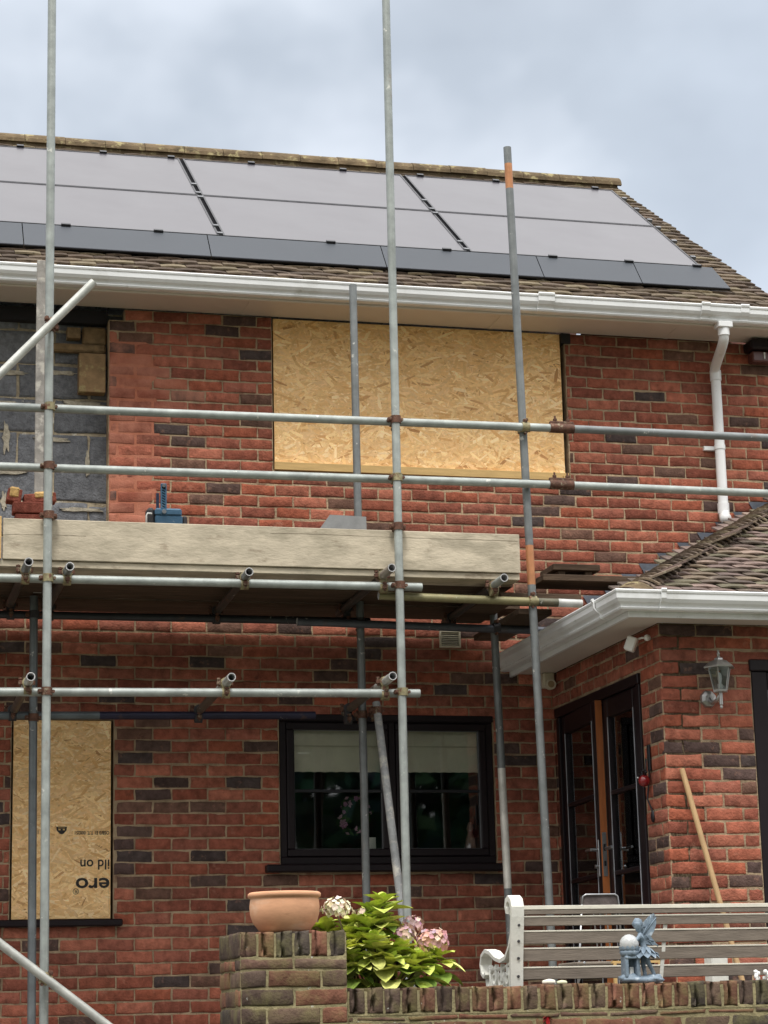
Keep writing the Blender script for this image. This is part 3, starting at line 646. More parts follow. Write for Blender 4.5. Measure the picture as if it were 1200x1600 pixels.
# vent grille
vt = thing('vent_grille', (3.965, 0, 3.965), 'cream louvred vent grille on the brick wall beneath the scaffold boards', 'vent')
b = MB(); frame_rect(b, 3.895, 4.035, 3.962, 4.072, .011, -.022, -.002, .002); b.build('frame', m_cream, vt)
b = MB(); 
for i in range(7): b.box((3.907, -.006, -.0012), (4.023, .008, .0012), M=Matrix.Translation((0, -.012, 3.981 + i * .0122)) @ Matrix.Rotation(R(35), 4, 'X'))
b.build('louvre', m_cream, vt)
b = MB(); b.box((3.906, -.006, 3.973), (4.024, -.003, 4.062)); b.build('backing', m_frame, vt)
# dark security floodlight under the soffit
fl = thing('floodlight', (6.25, 0, 6.0), 'dark brown security floodlight box tucked under the eaves at the right corner', 'floodlight')
b = MB(); b.box((6.13, -.16, 6.045), (6.40, -.01, 6.118), bev=.012); b.build('housing', m_rose, fl)
b = MB(); b.box((6.15, -.12, 5.965), (6.38, -.03, 6.043), bev=.01); b.build('lens', pm('smoked_lens', srgb(92, 56, 52), rough=.15, var=.05, bump=0), fl)
b = MB(); b.tube((6.235, -.125, 6.03), (6.235, -.125, 5.985), .006, 8); b.build('sensor', m_white, fl)
# black marks: DPC scraps at board corner
b = MB(); b.box((4.81, -.012, 6.055), (4.875, .09, 6.126)); b.build('membrane_flap', pm('black_membrane', srgb(18, 18, 22), rough=.6, var=.1), house)

# ---------------------------------------------------------------- extension
EX, EY, ET = 4.65, -1.90, 3.795
ext = thing('brick_extension', (5.6, -.95, PZ), 'single storey brick extension with hipped tiled roof and dark framed doors, right', 'extension')
b = MB(); r2 = random.Random(31)
LH = [(.075, 1.575, PZ, 3.565)]            # u measured towards the camera from the main wall (left wall faces -X)
brick_field(b, V(EX, 0, 0), -Y, Z, -X, .0, -EY, PZ, ET, LH, .052, .0, r2, proud=.004)
FH = [(5.20 - EX, 7.2, 1.5, 3.60)]
brick_field(b, V(EX, EY, 0), X, Z, -Y, -.007, 4.2, PZ, ET, FH, .052, .113, r2)
ew = b.build('wall', m_brick, ext)
b = MB(); backing(b, V(EX, 0, 0), -Y, Z, -X, .0, -EY - .001, PZ, ET, LH, -.001, -.22); backing(b, V(EX, EY, 0), X, Z, -Y, .012, 4.2, PZ, ET, FH, -.001, -.22); b.build('mortar_joint', m_mort, ew)
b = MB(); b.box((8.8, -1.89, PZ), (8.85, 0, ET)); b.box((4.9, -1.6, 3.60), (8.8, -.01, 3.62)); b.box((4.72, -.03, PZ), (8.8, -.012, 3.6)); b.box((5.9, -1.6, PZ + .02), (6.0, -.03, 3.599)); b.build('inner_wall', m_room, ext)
b = MB(); b.box((EX + .24, EY + .24, PZ + .001), (8.8, -.24, PZ + .012)); b.build('floor', m_conc, ext)
# French doors in the left wall
fd = thing('door_pair', (EX, -.83, PZ), parent=ext)
b = MB(); y0, y1 = -1.572, -.078
b.box((EX - .012, y0, PZ + .03), (EX + .06, y0 + .055, 3.50), bev=.004); b.box((EX - .012, y1 - .055, PZ + .03), (EX + .06, y1, 3.50), bev=.004); b.box((EX - .02, y0 - .006, 3.50), (EX + .06, y1 + .006, 3.562), bev=.005); b.build('door_frame', m_rose, fd)
def leaf(name, hinge, ang, L, sgn, lab=None):
    """door leaf hinged at y=hinge, running sgn*L along Y, swung outwards (-X) by ang"""
    t = thing(name, (EX + .002, hinge, PZ), parent=fd)
    if lab: t['label'] = lab
    M_ = Matrix.Translation((EX + .002, hinge, 0)) @ Matrix.Rotation(R(ang), 4, 'Z')
    z0, z1 = PZ + .06, 3.498; st = .085
    P = lambda mb, a, b_, c, d, e, f, bev=.004: mb.box((a, min(sgn * c, sgn * d), e), (b_, max(sgn * c, sgn * d), f), M=M_, bev=bev)
    mb = MB(); P(mb, .0, .044, 0, st, z0, z1); P(mb, .0, .044, L - st, L, z0, z1); P(mb, .0, .044, st, L - st, z1 - st - .03, z1 - .001); P(mb, .0, .044, st, L - st, z0, z0 + .25)
    mb.build('leaf_frame', m_rose, t)
    mb = MB(); zg0 = z0 + .25; zg1 = z1 - st - .03
    for k_ in (1, 2, 3):
        z = zg1 - .475 * k_ + .02
        if z > zg0: mb = MB(); P(mb, -.002, .02, st - .002, L - st + .002, z - .013, z + .013); mb.build('glazing_bar', m_rose, t)
    mb = MB(); P(mb, .021, .025, st, L - st, zg0, zg1, 0); mb.build('pane', m_glass, t)
    mb = MB(); P(mb, -.003, .0, st - .006, st, zg0, zg1, 0); P(mb, -.003, .0, L - st, L - st + .006, zg0, zg1, 0); mb.build('bead', pm('highlight_bead', srgb(176, 180, 186), rough=.4, bump=0), t)  # bead colour raised to paint bright highlight lines beside the glass
    return t, M_, P
lf, Ml, PL = leaf('door_leaf', y1 - .06, -3.6, .775, -1, 'door leaf standing slightly ajar with bare oak coloured edge')
mb = MB(); mb.box((.001, -.778, PZ + .06), (.043, -.7755, 3.497), M=Ml); mb.build('oak_edge_strip', m_oak, lf)
mb = MB(); mb.box((.008, -.782, 2.44), (.034, -.7785, 2.70), M=Ml); mb.build('lock_plate', m_metal, lf)
mb = MB(); mb.box((.014, -.7832, 2.50), (.028, -.7825, 2.53), M=Ml); mb.box((.014, -.7832, 2.59), (.028, -.7825, 2.63), M=Ml); mb.build('lock_slot', m_frame, lf)
mb = MB(); mb.box((-.008, -.748, 2.44), (-.0005, -.718, 2.66), M=Ml, bev=.003); mb.tube(Ml @ V(-.008, -.733, 2.60), Ml @ V(-.05, -.733, 2.60), .010, 12); mb.tube(Ml @ V(-.048, -.733, 2.60), Ml @ V(-.048, -.62, 2.603), .009, 12, r1=.007); mb.tube(Ml @ V(-.008, -.733, 2.50), Ml @ V(-.03, -.733, 2.50), .012, 12); mb.build('handle', m_metal, lf)
rl, Mr, PR = leaf('door_leaf', y0 + .06, 0, .60, 1)
mb = MB(); mb.tube(Mr @ V(-.0, .53, 2.60), Mr @ V(-.045, .53, 2.60), .009, 12); mb.tube(Mr @ V(-.043, .53, 2.60), Mr @ V(-.043, .43, 2.602), .008, 12); mb.build('handle', m_metal, rl)
for k_, (ya, yb2) in enumerate(((-.16, -.80), (-.86, -1.50))):
    mb = MB(); n = 40; vs = []
    for i in range(n + 1):
        yy_ = ya + (yb2 - ya) * i / n; xx_ = 4.745 + .010 * math.sin(i * .9)
        vs += [V(xx_, yy_, 3.5), V(xx_, yy_, 1.5)]
    mb.add(vs, [(2 * i, 2 * i + 1, 2 * i + 3, 2 * i + 2) for i in range(n)], (1, 1, 1), True)
    o = mb.build('door_curtain', pm('grey_net', srgb(120, 112, 104), rough=.95, var=.12, vs=6, bump=0)); tag(o, 'thin grey curtain behind the %s glazed leaf of the extension doors' % ('ajar', 'closed')[k_], 'curtain', 'curtains in the extension doors')
# front door / glazed screen
sc_ = thing('glazed_screen', (6.2, EY, PZ), parent=ext)
b = MB(); b.box((5.203, EY + .0, PZ + .06), (5.30, EY + .07, 3.53), bev=.005); b.box((5.19, EY - .02, 3.53), (7.2, EY + .07, 3.597), bev=.006); b.box((7.1, EY, PZ + .06), (7.2, EY + .07, 3.53), bev=.005); b.box((6.15, EY, PZ + .06), (6.25, EY + .07, 3.53), bev=.005)
for x0, x1 in ((5.30, 6.15), (6.25, 7.1)): b.box((x0, EY + .005, PZ + .06), (x1, EY + .065, PZ + .3), bev=.005); b.box((x0, EY + .005, 3.42), (x1, EY + .065, 3.529), bev=.005)
b.build('screen_frame', m_rose, sc_)
b = MB(); b.box((5.30, EY + .03, PZ + .3), (6.15, EY + .034, 3.42)); b.box((6.25, EY + .03, PZ + .3), (7.1, EY + .034, 3.42)); b.build('pane', m_glass, sc_)
b = MB(); frame_rect(b, 5.298, 6.152, PZ + .298, 3.422, .006, EY + .003, EY + .03, 0); b.build('gasket', pm('grey_gasket'), sc_)
# soffit, fascia, gutter along left and front
b = MB(); b.prism([(4.3795, -.003, 3.797), (4.3795, -2.1705, 3.797), (8.9, -2.1705, 3.797), (8.9, EY - .006, 3.797), (EX - .006, EY - .006, 3.797), (EX - .006, -.003, 3.797)], (0, 0, .012)); b.build('soffit', m_soffit, ext)
b = MB(); b.sweep([(4.36, -.006, 3.775), (4.36, -2.19, 3.775), (8.9, -2.19, 3.775)], [(0, 0), (-.018, 0), (-.018, .125), (0, .125)]); b.build('fascia', m_upvc, ext)
b = MB(); b.sweep([(4.3592, -.03, 3.803), (4.3592, -2.1908, 3.803), (8.9, -2.1908, 3.803)], OG); eg = b.build('gutter', m_upvc, ext)
for pth in ([(4.3585, -1.93, 3.803), (4.3585, -1.95, 3.803)], [(4.52, -2.1915, 3.803), (4.55, -2.1915, 3.803)]):
    b = MB(); b.sweep(pth, [(a * 1.07, z * 1.04) for a, z in OGU]); b.build('gutter_union', m_upvc, eg)
# white conduit outlet in the inside corner
b = MB(); b.box((4.56, -.10, 3.70), (4.635, -.02, 3.796), bev=.008); b.tube((4.597, -.10, 3.715), (4.597, -.135, 3.715), .034, 24); b.build('vent_outlet', m_cream, ext)
b = MB(); b.tube((4.597, -.128, 3.715), (4.597, -.137, 3.715), .022, 20); b.build('outlet_bore', pm('tan_plastic', srgb(150, 130, 98), rough=.6), ext)

# extension roof: hip at the corner, 30 degrees
EA = R(29); ca, sa = math.cos(EA), math.sin(EA); EO = V(4.335, -2.215, 3.885)
er = MB()
PK = lambda x, y, z: V(x, y, z)
hl = 2.2
er.prism([EO - Z * .03, V(4.335, -.003, 3.855), V(4.335 + hl, -.003, 3.855 + hl * sa / ca)], (0, 0, -.03))
er.prism([EO - Z * .03, V(4.335 + hl, -2.215 + hl, 3.855 + hl * sa / ca), V(9., -2.215 + hl, 3.855 + hl * sa / ca), V(9., -2.215, 3.855)], (0, 0, -.03))
ero = er.build('roof', m_lead, ext)
b = MB(); r6 = random.Random(17); Sf = V(0, ca, sa); Nf = V(0, -sa, ca); k = 0
while k * .076 * ca < 2.19:
    s = k * .076; u = (k % 2) * .083 - .2
    while u < 4.6:
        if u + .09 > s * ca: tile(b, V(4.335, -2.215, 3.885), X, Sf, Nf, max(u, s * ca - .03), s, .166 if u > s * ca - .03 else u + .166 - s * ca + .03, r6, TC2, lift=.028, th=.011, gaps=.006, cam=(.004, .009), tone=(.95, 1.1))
        u += .166
    k += 1
Sl = V(ca, 0, sa); Nl = V(-sa, 0, ca); k = 0
while k * .076 * ca < 2.15:
    s = k * .076; u = .0 + (k % 2) * .083
    while u < 2.2:
        # u runs from the wall towards the camera
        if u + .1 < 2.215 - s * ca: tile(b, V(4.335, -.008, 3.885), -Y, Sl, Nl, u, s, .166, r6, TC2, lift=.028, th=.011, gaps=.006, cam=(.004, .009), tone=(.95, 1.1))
        u += .166
    k += 1
b.build('tiles', m_tile2, ero, fixn=False)
# bonnet hip tiles stepping up the hip
b = MB(); r7 = random.Random(6); hd = V(ca * math.sqrt(.5) * 1, ca * math.sqrt(.5), 0); hd = V(1, 1, sa / ca).normalized(); side = V(1, -1, 0).normalized(); hn = side.cross(hd).normalized(); 
if hn.z < 0: hn = -hn
k = 0
while k * .076 < 3.2:
    p = EO + hd * (k * .076) + hn * .012; c = r7.choice(TC); kk_ = r7.uniform(.75, 1.15); c = tuple(x * kk_ for x in c); rw_ = .095; pts = []
    jl = r7.uniform(-.010, .010); js = r7.uniform(-.006, .006)
    for lay in (0, 1):
        for t_, h in ((0, .042), (1, .004)):
            for i in range(9):
                a_ = -1 + 2 * i / 8; pts.append(p + side * (a_ * rw_ * (1 if t_ == 0 else .8) + js) + hd * (t_ * .19 + jl + (abs(a_) * .035 if t_ == 0 else 0)) + hn * (h - .050 * a_ * a_ - lay * .014 + r7.uniform(-.0015, .0015)))
    fs = []
    for i in range(8): fs += [(i, i + 1, 9 + i + 1, 9 + i), (18 + i, i, i + 1, 18 + i + 1), (18 + i, 27 + i, 27 + i + 1, 18 + i + 1)]
    fs += [(0, 18, 27, 9), (8, 17, 35, 26)]
    b.add(pts, fs, c); k += 1
b.build('bonnet_hip_tiles', m_tile, ero)
b = MB(); b.lathe(EO + V(.10, .10, .02), [(.0, .09), (.05, .085), (.10, .05), (.13, 0), (.12, -.03)], 14, (1, 1, 1), True, Matrix.Diagonal((1, 1, .9, 1))); b.build('hip_mortar', m_ridge, ero)
# stepped lead flashing on the main wall
b = MB(); r8 = random.Random(4)
slope = lambda x: 3.885 + (x - 4.335) * sa / ca
kz = math.ceil((4.30 - .052) / .075)
while True:
    z1 = .052 + kz * .075; xl = 4.335 + (z1 - .135 - 3.885) * ca / sa + r8.uniform(-.015, .015); yy = -.010 - .0022 * (kz % 3)
    if xl > 6.6: break
    b.prism([(xl, yy, z1), (xl + .03, yy, z1 - .05), (xl + .055, yy, z1 - .11), (xl + .10, yy, z1 - .20), (xl + .36, yy, z1 - .12), (xl + .30, yy, z1 - .03), (xl + .24, yy, z1)], (0, -.0015, 0))
    kz += 1
b.build('lead_flashing', m_lead, ero, fixn=True)

# ---------------------------------------------------------------- wall lantern
ln = thing('wall_lantern', (4.99, EY, 3.32), 'six sided brushed steel coach lantern on the extension brick wall', 'lantern')
LC = V(4.950, EY - .135, 0)
b = MB(); b.lathe((4.928, EY - .004, 3.365), [(.0, .022), (.026, .022), (.046, .014), (.052, 0)], 8, (1, 1, 1), False, Matrix.Rotation(R(90), 4, 'X'), .39); b.build('back_plate', m_lan, ln)
b = MB(); b.path([V(4.928, EY - .02, 3.365), V(4.932, EY - .05, 3.335), V(4.942, EY - .10, 3.345), V(LC.x, LC.y, 3.375)], .011, 10); b.tube((LC.x, LC.y, 3.385), (LC.x, LC.y, 3.315), .011, 12); b.lathe((LC.x, LC.y, 3.29), [(.0, .0), (.008, .006), (.009, .014), (.005, .024), (.010, .028)], 12); b.build('arm', m_lan, ln)
b = MB(); b.lathe(LC, [(.0, 3.385), (.042, 3.385), (.044, 3.398), (.0, 3.398)], 6, (1, 1, 1), False)
for i in range(6):
    th = math.pi / 3 * i; b.tube(LC + V(.040 * math.cos(th), .040 * math.sin(th), 3.395), LC + V(.066 * math.cos(th), .066 * math.sin(th), 3.525), .0035, 6)
b.build('cage', m_lan, ln)
b = MB(); b.lathe(LC, [(.092, 3.520), (.094, 3.527), (.052, 3.560), (.028, 3.568), (.026, 3.577), (.012, 3.584), (.007, 3.592), (.010, 3.604), (.006, 3.614), (.008, 3.622), (.0, 3.630)], 6, (1, 1, 1), False); b.lathe(LC, [(.0, 3.521), (.092, 3.520)], 6, (1, 1, 1), False); b.build('lamp_roof', m_lan, ln)
b = MB(); b.lathe(LC, [(.037, 3.396), (.063, 3.522)], 6, (1, 1, 1), False); b.build('glass', m_lglass, ln)
b = MB(); b.lathe(LC, [(.0, 3.398), (.014, 3.40), (.014, 3.43), (.008, 3.435), (.012, 3.46), (.009, 3.49), (.0, 3.50)], 12); b.build('bulb', m_white, ln)
# motion sensor
ms = thing('motion_sensor', (EX, -1.74, 3.74), 'small white motion sensor on a ball mount under the extension gutter', 'sensor')
b = MB(); b.lathe((EX - .02, -1.77, 3.735), [(.0, -.02), (.014, -.014), (.019, 0), (.014, .014), (.0, .02)], 12); b.tube((EX - .004, -1.77, 3.735), (EX - .03, -1.77, 3.735), .014, 12); b.path([(EX - .03, -1.77, 3.735), (EX - .05, -1.76, 3.735), (EX - .07, -1.72, 3.73)], .006, 8); b.build('ball_mount', m_white, ms)
b = MB(); b.box((-.03, -.035, -.042), (.03, .028, .042), M=Matrix.Translation((EX - .10, -1.72, 3.705)) @ Matrix.Rotation(R(-30), 4, 'Z') @ Matrix.Rotation(R(22), 4, 'Y'), bev=.008); b.build('sensor_head', m_white, ms)
# ladybird ornament
lb = thing('wall_ornament', (EX, -1.68, 2.9), 'dark iron stem ornament with a red bug beside the extension doors', 'wall ornament')
b = MB(); b.box((EX - .018, -1.70, 2.98), (EX - .006, -1.665, 3.13), bev=.004); b.path([(EX - .012, -1.685, 3.13), (EX - .015, -1.68, 2.95), (EX - .03, -1.675, 2.82), (EX - .012, -1.69, 2.76), (EX - .012, -1.70, 2.69)], .005, 8); b.path([(EX - .03, -1.68, 3.05), (EX - .035, -1.68, 2.95)], .005, 8)
b.lathe((EX - .012, -1.695, 2.72), [(.0, -.035), (.018, -.02), (.022, 0), (.014, .03), (.0, .04)], 10, (1, 1, 1), True, Matrix.Diagonal((.4, 1, 1, 1))); b.build('stem', m_frame, lb)
b = MB(); b.lathe((EX - .045, -1.675, 2.925), [(.0, -.034), (.018, -.029), (.031, -.016), (.035, 0), (.030, .018), (.016, .030), (.0, .034)], 18); b.build('bug_body', m_red, lb)
b = MB()
for dy, dz in ((.02, .045), (-.02, .045), (.045, .03), (-.045, .03)): b.path([(EX - .045, -1.675, 2.95), (EX - .055, -1.675 + dy * .7, 2.955 + dz * .5), (EX - .05, -1.675 + dy * 1.3, 2.94 + dz)], [.003, .003, .006], 6)
b.build('antenna', m_frame, lb)
b = MB(); b.lathe((EX - .075, -1.655, 2.945), [(.0, -.006), (.006, 0), (.0, .006)], 8); b.build('eye', m_white, lb)
# broom handle leaning on the wall
b = MB(); b.tube((4.735, EY - .03, 2.965), (4.99, EY - .30, 1.46), .0155, 16); bh = b.build('broom_handle', m_handle); tag(bh, 'pale wooden broom handle leaning against the extension brick wall', 'broom handle')
bh0 = thing('broom', (4.99, EY - .3, 1.46)); C.objects.unlink(bh0); bpy.data.objects.remove(bh0)

# ---------------------------------------------------------------- scaffolding
G = srgb(152, 158, 154); GD = srgb(116, 120, 120); GL = srgb(176, 178, 172)
OR = srgb(182, 126, 86); YG = srgb(134, 128, 94); DB = srgb(50, 52, 56)
scaf = thing('scaffold', (2.3, -1.5, PZ), 'galvanised tube scaffold with rusty clamps in front of the house wall', 'scaffold')
TR = .02415
def tube(name, p0, p1, col=G, mat=None, hollow=True, bands=None, r=TR):
    b = MB(); p0 = Vector(p0); p1 = Vector(p1); L = (p1 - p0).length; n = max(1, int(L / .12))
    if bands:
        cuts = sorted({0., 1., *[x for bd in bands for x in bd[:2]]}); cc = []
        for i in range(len(cuts) - 1):
            mid = (cuts[i] + cuts[i + 1]) / 2; c = col
            for bd in bands:
                if bd[0] <= mid <= bd[1]: c = bd[2]
            b.tube(p0.lerp(p1, cuts[i]), p0.lerp(p1, cuts[i + 1]), r, 20, col=c, hollow=False, cap=False)
        b.tube(p0, p1, r * .985, 20, hollow=True)
    else: b.tube(p0, p1, r, 20, col=col, hollow=hollow)
    return b.build(name, mat or m_galv, scaf, fixn=False)
YO, YI, YR = -1.5, -.6, -1.45
tube('standard', (1.238, YO, PZ), (1.222, YO, 8.6))
tube('standard', (3.232, YO, PZ), (3.252, YO, 8.6))
tube('standard', (4.115, -1.395, PZ), (4.025, -1.395, 6.842), GD, bands=[(.950, .980, OR), (.492, .536, OR)])
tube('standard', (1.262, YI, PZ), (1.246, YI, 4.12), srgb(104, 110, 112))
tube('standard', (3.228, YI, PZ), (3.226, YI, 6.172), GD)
tube('standard', (4.125, YI, PZ), (4.078, YI, 4.14), GD, bands=[(.35, .62, srgb(206, 204, 196))])
b = MB(); b.box((1.236, -.66, 4.13), (1.289, -.64, 6.19), col=srgb(142, 138, 132), bev=.004); b.build('upright_batten', m_mt, scaf)
rails = [((-1.4, YR, 5.018), (4.28, YR, 5.050)), ((4.282, YR, 5.050), (7.2, YR, 5.046)), ((-1.4, YR, 4.674), (4.262, YR, 4.702)), ((4.264, YR, 4.702), (7.2, YR, 4.692))]
for i, (a, c) in enumerate(rails): tube('guard_rail', a, c, G if i != 1 else GD)
for p in ((4.28, YR, 5.050), (4.262, YR, 4.702)):
    b = MB(); b.tube(V(*p) - X * .075, V(*p) + X * .075, .029, 16); b.box(V(*p) + V(-.075, -.012, .02), V(*p) + V(.075, .012, .042), bev=.004)
    sl = b.build('sleeve_coupler', m_rust, scaf)
    for dx in (-.04, .04):
        bb_ = MB(); bb_.tube(V(*p) + V(dx, 0, .03), V(*p) + V(dx, 0, .075), .006, 6); bb_.tube(V(*p) + V(dx, 0, .045), V(*p) + V(dx, 0, .058), .012, 6); bb_.build('bolt', m_rust, sl)
ZL = 4.045
tube('ledger', (-1.4, YR, ZL), (3.385, YR, 4.062), G)
tube('ledger', (3.14, YR + .052, 4.016), (4.372, YR + .04, 3.996), YG, bands=[(.88, 1., srgb(190, 192, 188)), (.78, .88, srgb(92, 90, 74))])
tube('ledger', (-1.4, YR, 3.398), (3.355, YR, 3.444), G)
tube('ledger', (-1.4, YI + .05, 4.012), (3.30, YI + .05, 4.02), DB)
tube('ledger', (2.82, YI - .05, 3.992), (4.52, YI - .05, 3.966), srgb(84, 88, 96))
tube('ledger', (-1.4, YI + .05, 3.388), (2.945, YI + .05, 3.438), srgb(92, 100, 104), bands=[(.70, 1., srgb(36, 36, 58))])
# transoms, front end to back end
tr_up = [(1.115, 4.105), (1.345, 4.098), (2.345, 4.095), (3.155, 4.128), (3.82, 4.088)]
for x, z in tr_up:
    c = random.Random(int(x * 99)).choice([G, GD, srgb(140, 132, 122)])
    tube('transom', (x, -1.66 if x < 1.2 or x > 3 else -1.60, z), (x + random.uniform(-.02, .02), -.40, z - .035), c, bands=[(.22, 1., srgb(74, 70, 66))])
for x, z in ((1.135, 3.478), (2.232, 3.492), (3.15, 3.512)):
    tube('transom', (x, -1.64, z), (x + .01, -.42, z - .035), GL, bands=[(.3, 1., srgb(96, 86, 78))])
# braces
tube('brace', (1.465, -1.60, 5.745), (.30, -1.60, 4.46), GL)
tube('brace', (.30, -1.60, 2.60), (1.72, -1.60, 1.515), GL)
tube('brace', (3.295, -.68, 3.50), (3.30, -1.40, 1.56), srgb(140, 142, 142), mat=m_mt)
# couplers
def coupler(P, d1, d2, off, mat=None, k=1.):
    """clamp gripping a tube along d1 at P and a tube along d2 at P+off"""
    P = Vector(P); d1 = Vector(d1).normalized(); d2 = Vector(d2).normalized(); off = Vector(off); Q = P + off
    b = MB(); b.tube(P - d1 * .022, P + d1 * .022, .0305 * k, 16); b.tube(Q - d2 * .022, Q + d2 * .022, .0305 * k, 16)
    o_ = off.normalized() if off.length > 0 else Y
    b.tube(P + off * .35, P + off * .65, .024, 10)
    c = b.build('coupler', mat or m_rust, scaf)
    for base, dr, sg in ((P, d1, 1), (Q, d2, -1)):
        sd_ = dr.cross(o_).normalized(); b = MB()
        b.box(tuple(-.012 for _ in range(3)), tuple(.012 for _ in range(3)), M=Matrix.Translation(base + sd_ * .038 * sg), bev=.003)
        b.tube(base + sd_ * .038 * sg - o_ * .022, base + sd_ * .038 * sg + o_ * .030, .0065, 8); b.tube(base + sd_ * .038 * sg + o_ * .018, base + sd_ * .038 * sg + o_ * .028, .0125, 6)
        b.tube(base - sd_ * .035 * sg - o_ * .012, base - sd_ * .035 * sg + o_ * .012, .009, 8)
        b.build('bolt', m_rust, c)
    return c
m_clampy = pm('painted_clamp', srgb(140, 132, 100), rough=.6, metal=.2, var=.35, vs=40, bump=.4, spots=(srgb(104, 60, 46), 30, .54, .08, .9))
for x, zs in ((1.236, (5.03, 4.688, 4.05, 3.42)), (3.243, (5.044, 4.697, 4.06, 3.443))):
    for i, z in enumerate(zs): coupler((x, YO, z), Z, X, (0, .05, 0), m_rust if (i + (x > 2)) % 2 else m_clampy)
coupler((4.052, -1.395, 5.048), Z, X, (0, -.055, 0), m_clampy); coupler((4.066, -1.395, 4.004), Z, X, (0, -.02, 0), m_clampy)
for x, z in ((1.236, 4.405), (3.241, 4.405)): coupler((x, YO, z), Z, Z, (0, .03, 0), m_rust)
coupler((1.232, YO, 5.49), Z, (1.165, 0, 1.285), (0, -.09, 0), m_rust)
coupler((1.238, YO, 1.884), Z, (1.42, 0, -1.085), (0, -.09, 0), m_clampy)
for x, z in tr_up: coupler((x, YR, 4.05), X, Y, (0, 0, z - 4.055), m_clampy)
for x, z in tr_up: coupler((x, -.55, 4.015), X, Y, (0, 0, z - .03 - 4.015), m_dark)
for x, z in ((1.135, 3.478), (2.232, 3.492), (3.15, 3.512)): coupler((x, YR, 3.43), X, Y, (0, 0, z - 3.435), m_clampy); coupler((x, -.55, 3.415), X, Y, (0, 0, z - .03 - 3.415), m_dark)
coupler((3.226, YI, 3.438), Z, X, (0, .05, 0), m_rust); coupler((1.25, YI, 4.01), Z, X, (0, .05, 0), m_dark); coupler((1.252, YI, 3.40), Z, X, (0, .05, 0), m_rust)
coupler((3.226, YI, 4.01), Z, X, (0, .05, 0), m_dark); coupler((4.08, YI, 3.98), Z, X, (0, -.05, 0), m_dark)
coupler((2.93, YI + .05, 3.438), X, Z, (.36, -.07, .02), m_rust) if False else None
coupler((3.295, -.70, 3.45), Z, X, (0, .10, 0), m_rust)

# boards
r9 = random.Random(12)
bl = ['outermost scaffold board of the platform, above the front tube', 'second scaffold board back from the toe board', 'middle scaffold board of the platform seen from below', 'fourth scaffold board of the platform, dark underside', 'fifth scaffold board back, over the inner tube of the platform', 'scaffold board nearest the house wall on the platform']
for i in range(6):
    y0 = -1.425 + i * .226; y1 = y0 + .216; dz = (0, .004, -.0005, .009, .001, .006)[i]
    x1 = [3.99, 4.02, 3.96, 4.05, 4.28, 4.25][i]
    b = MB(); b.box((-1.3, y0, 4.124 + dz), (x1, y1, 4.161 + dz), bev=.003)
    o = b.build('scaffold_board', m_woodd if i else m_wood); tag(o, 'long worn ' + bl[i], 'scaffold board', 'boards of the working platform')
    o.location.z = 0
b = MB(); b.box((.992, -1.440, 4.1635), (3.992, -1.402, 4.395), bev=.003); o = b.build('toe_board', m_wood); tag(o, 'long pale weathered toe board on edge along the platform front', 'toe board', 'toe boards along the platform')
o.rotation_euler = (0, 0, 0)
rk = random.Random(3)
for (xa, xb, zc) in ((1.0, 1.45, 4.305), (2.5, 3.98, 4.356)):
    b = MB(); n_ = 26; top = []; bot = []
    for q in range(n_ + 1):
        x_ = xa + (xb - xa) * q / n_; z_ = zc + .006 * noise.noise((x_ * 3, zc, 0)); t_ = .0008 * (.3 + rk.random()); top.append((x_, -1.4402, z_ + t_)); bot.append((x_, -1.4402, z_ - t_ * .6))
    b.prism(top + bot[::-1], (0, -.0006, 0)); b.build('crack', pm('dark_crack', srgb(84, 68, 52), rough=.95, bump=0), o)
b = MB(); b.box((-1.3, -1.442, 4.1635), (.984, -1.404, 4.405), bev=.003); tag(b.build('toe_board', m_batten), 'short end of a second toe board at the far left picture edge', 'toe board', 'toe boards along the platform')
# loose planks at the right end
b = MB(); b.box((4.17, -1.32, 4.150), (4.90, -1.05, 4.188), bev=.003); tag(b.build('plank_offcut', m_woodd), 'grey plank end with a reddish tip resting by the extension roof', 'plank', 'loose planks by the extension roof')
b = MB(); b.box((4.265, -1.24, 4.232), (4.56, -.98, 4.270), bev=.003); tag(b.build('plank_offcut', m_woodd), 'short mossy plank offcut lying topmost at the right end of the platform', 'plank', 'loose planks by the extension roof')
b = MB(); b.box((4.30, -1.22, 4.189), (4.345, -1.04, 4.231), bev=.003); b.box((4.47, -1.22, 4.189), (4.515, -1.04, 4.231), bev=.003); tag(b.build('timber_packer', m_woodd), 'dark timber packers between the two loose planks beside the extension roof', 'packer')
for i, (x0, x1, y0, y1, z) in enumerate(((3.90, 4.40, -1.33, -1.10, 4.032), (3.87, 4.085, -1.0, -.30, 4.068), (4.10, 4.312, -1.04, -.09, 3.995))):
    b = MB(); b.box((x0, y0, z), (x1, y1, z + .036), bev=.003); tag(b.build('plank_offcut', m_woodd), 'dark plank under the platform end, ' + ['crosswise at the front', 'running to the wall by the inner pole', 'running to the wall beside the white gutter'][i], 'plank', 'planks under the platform end')
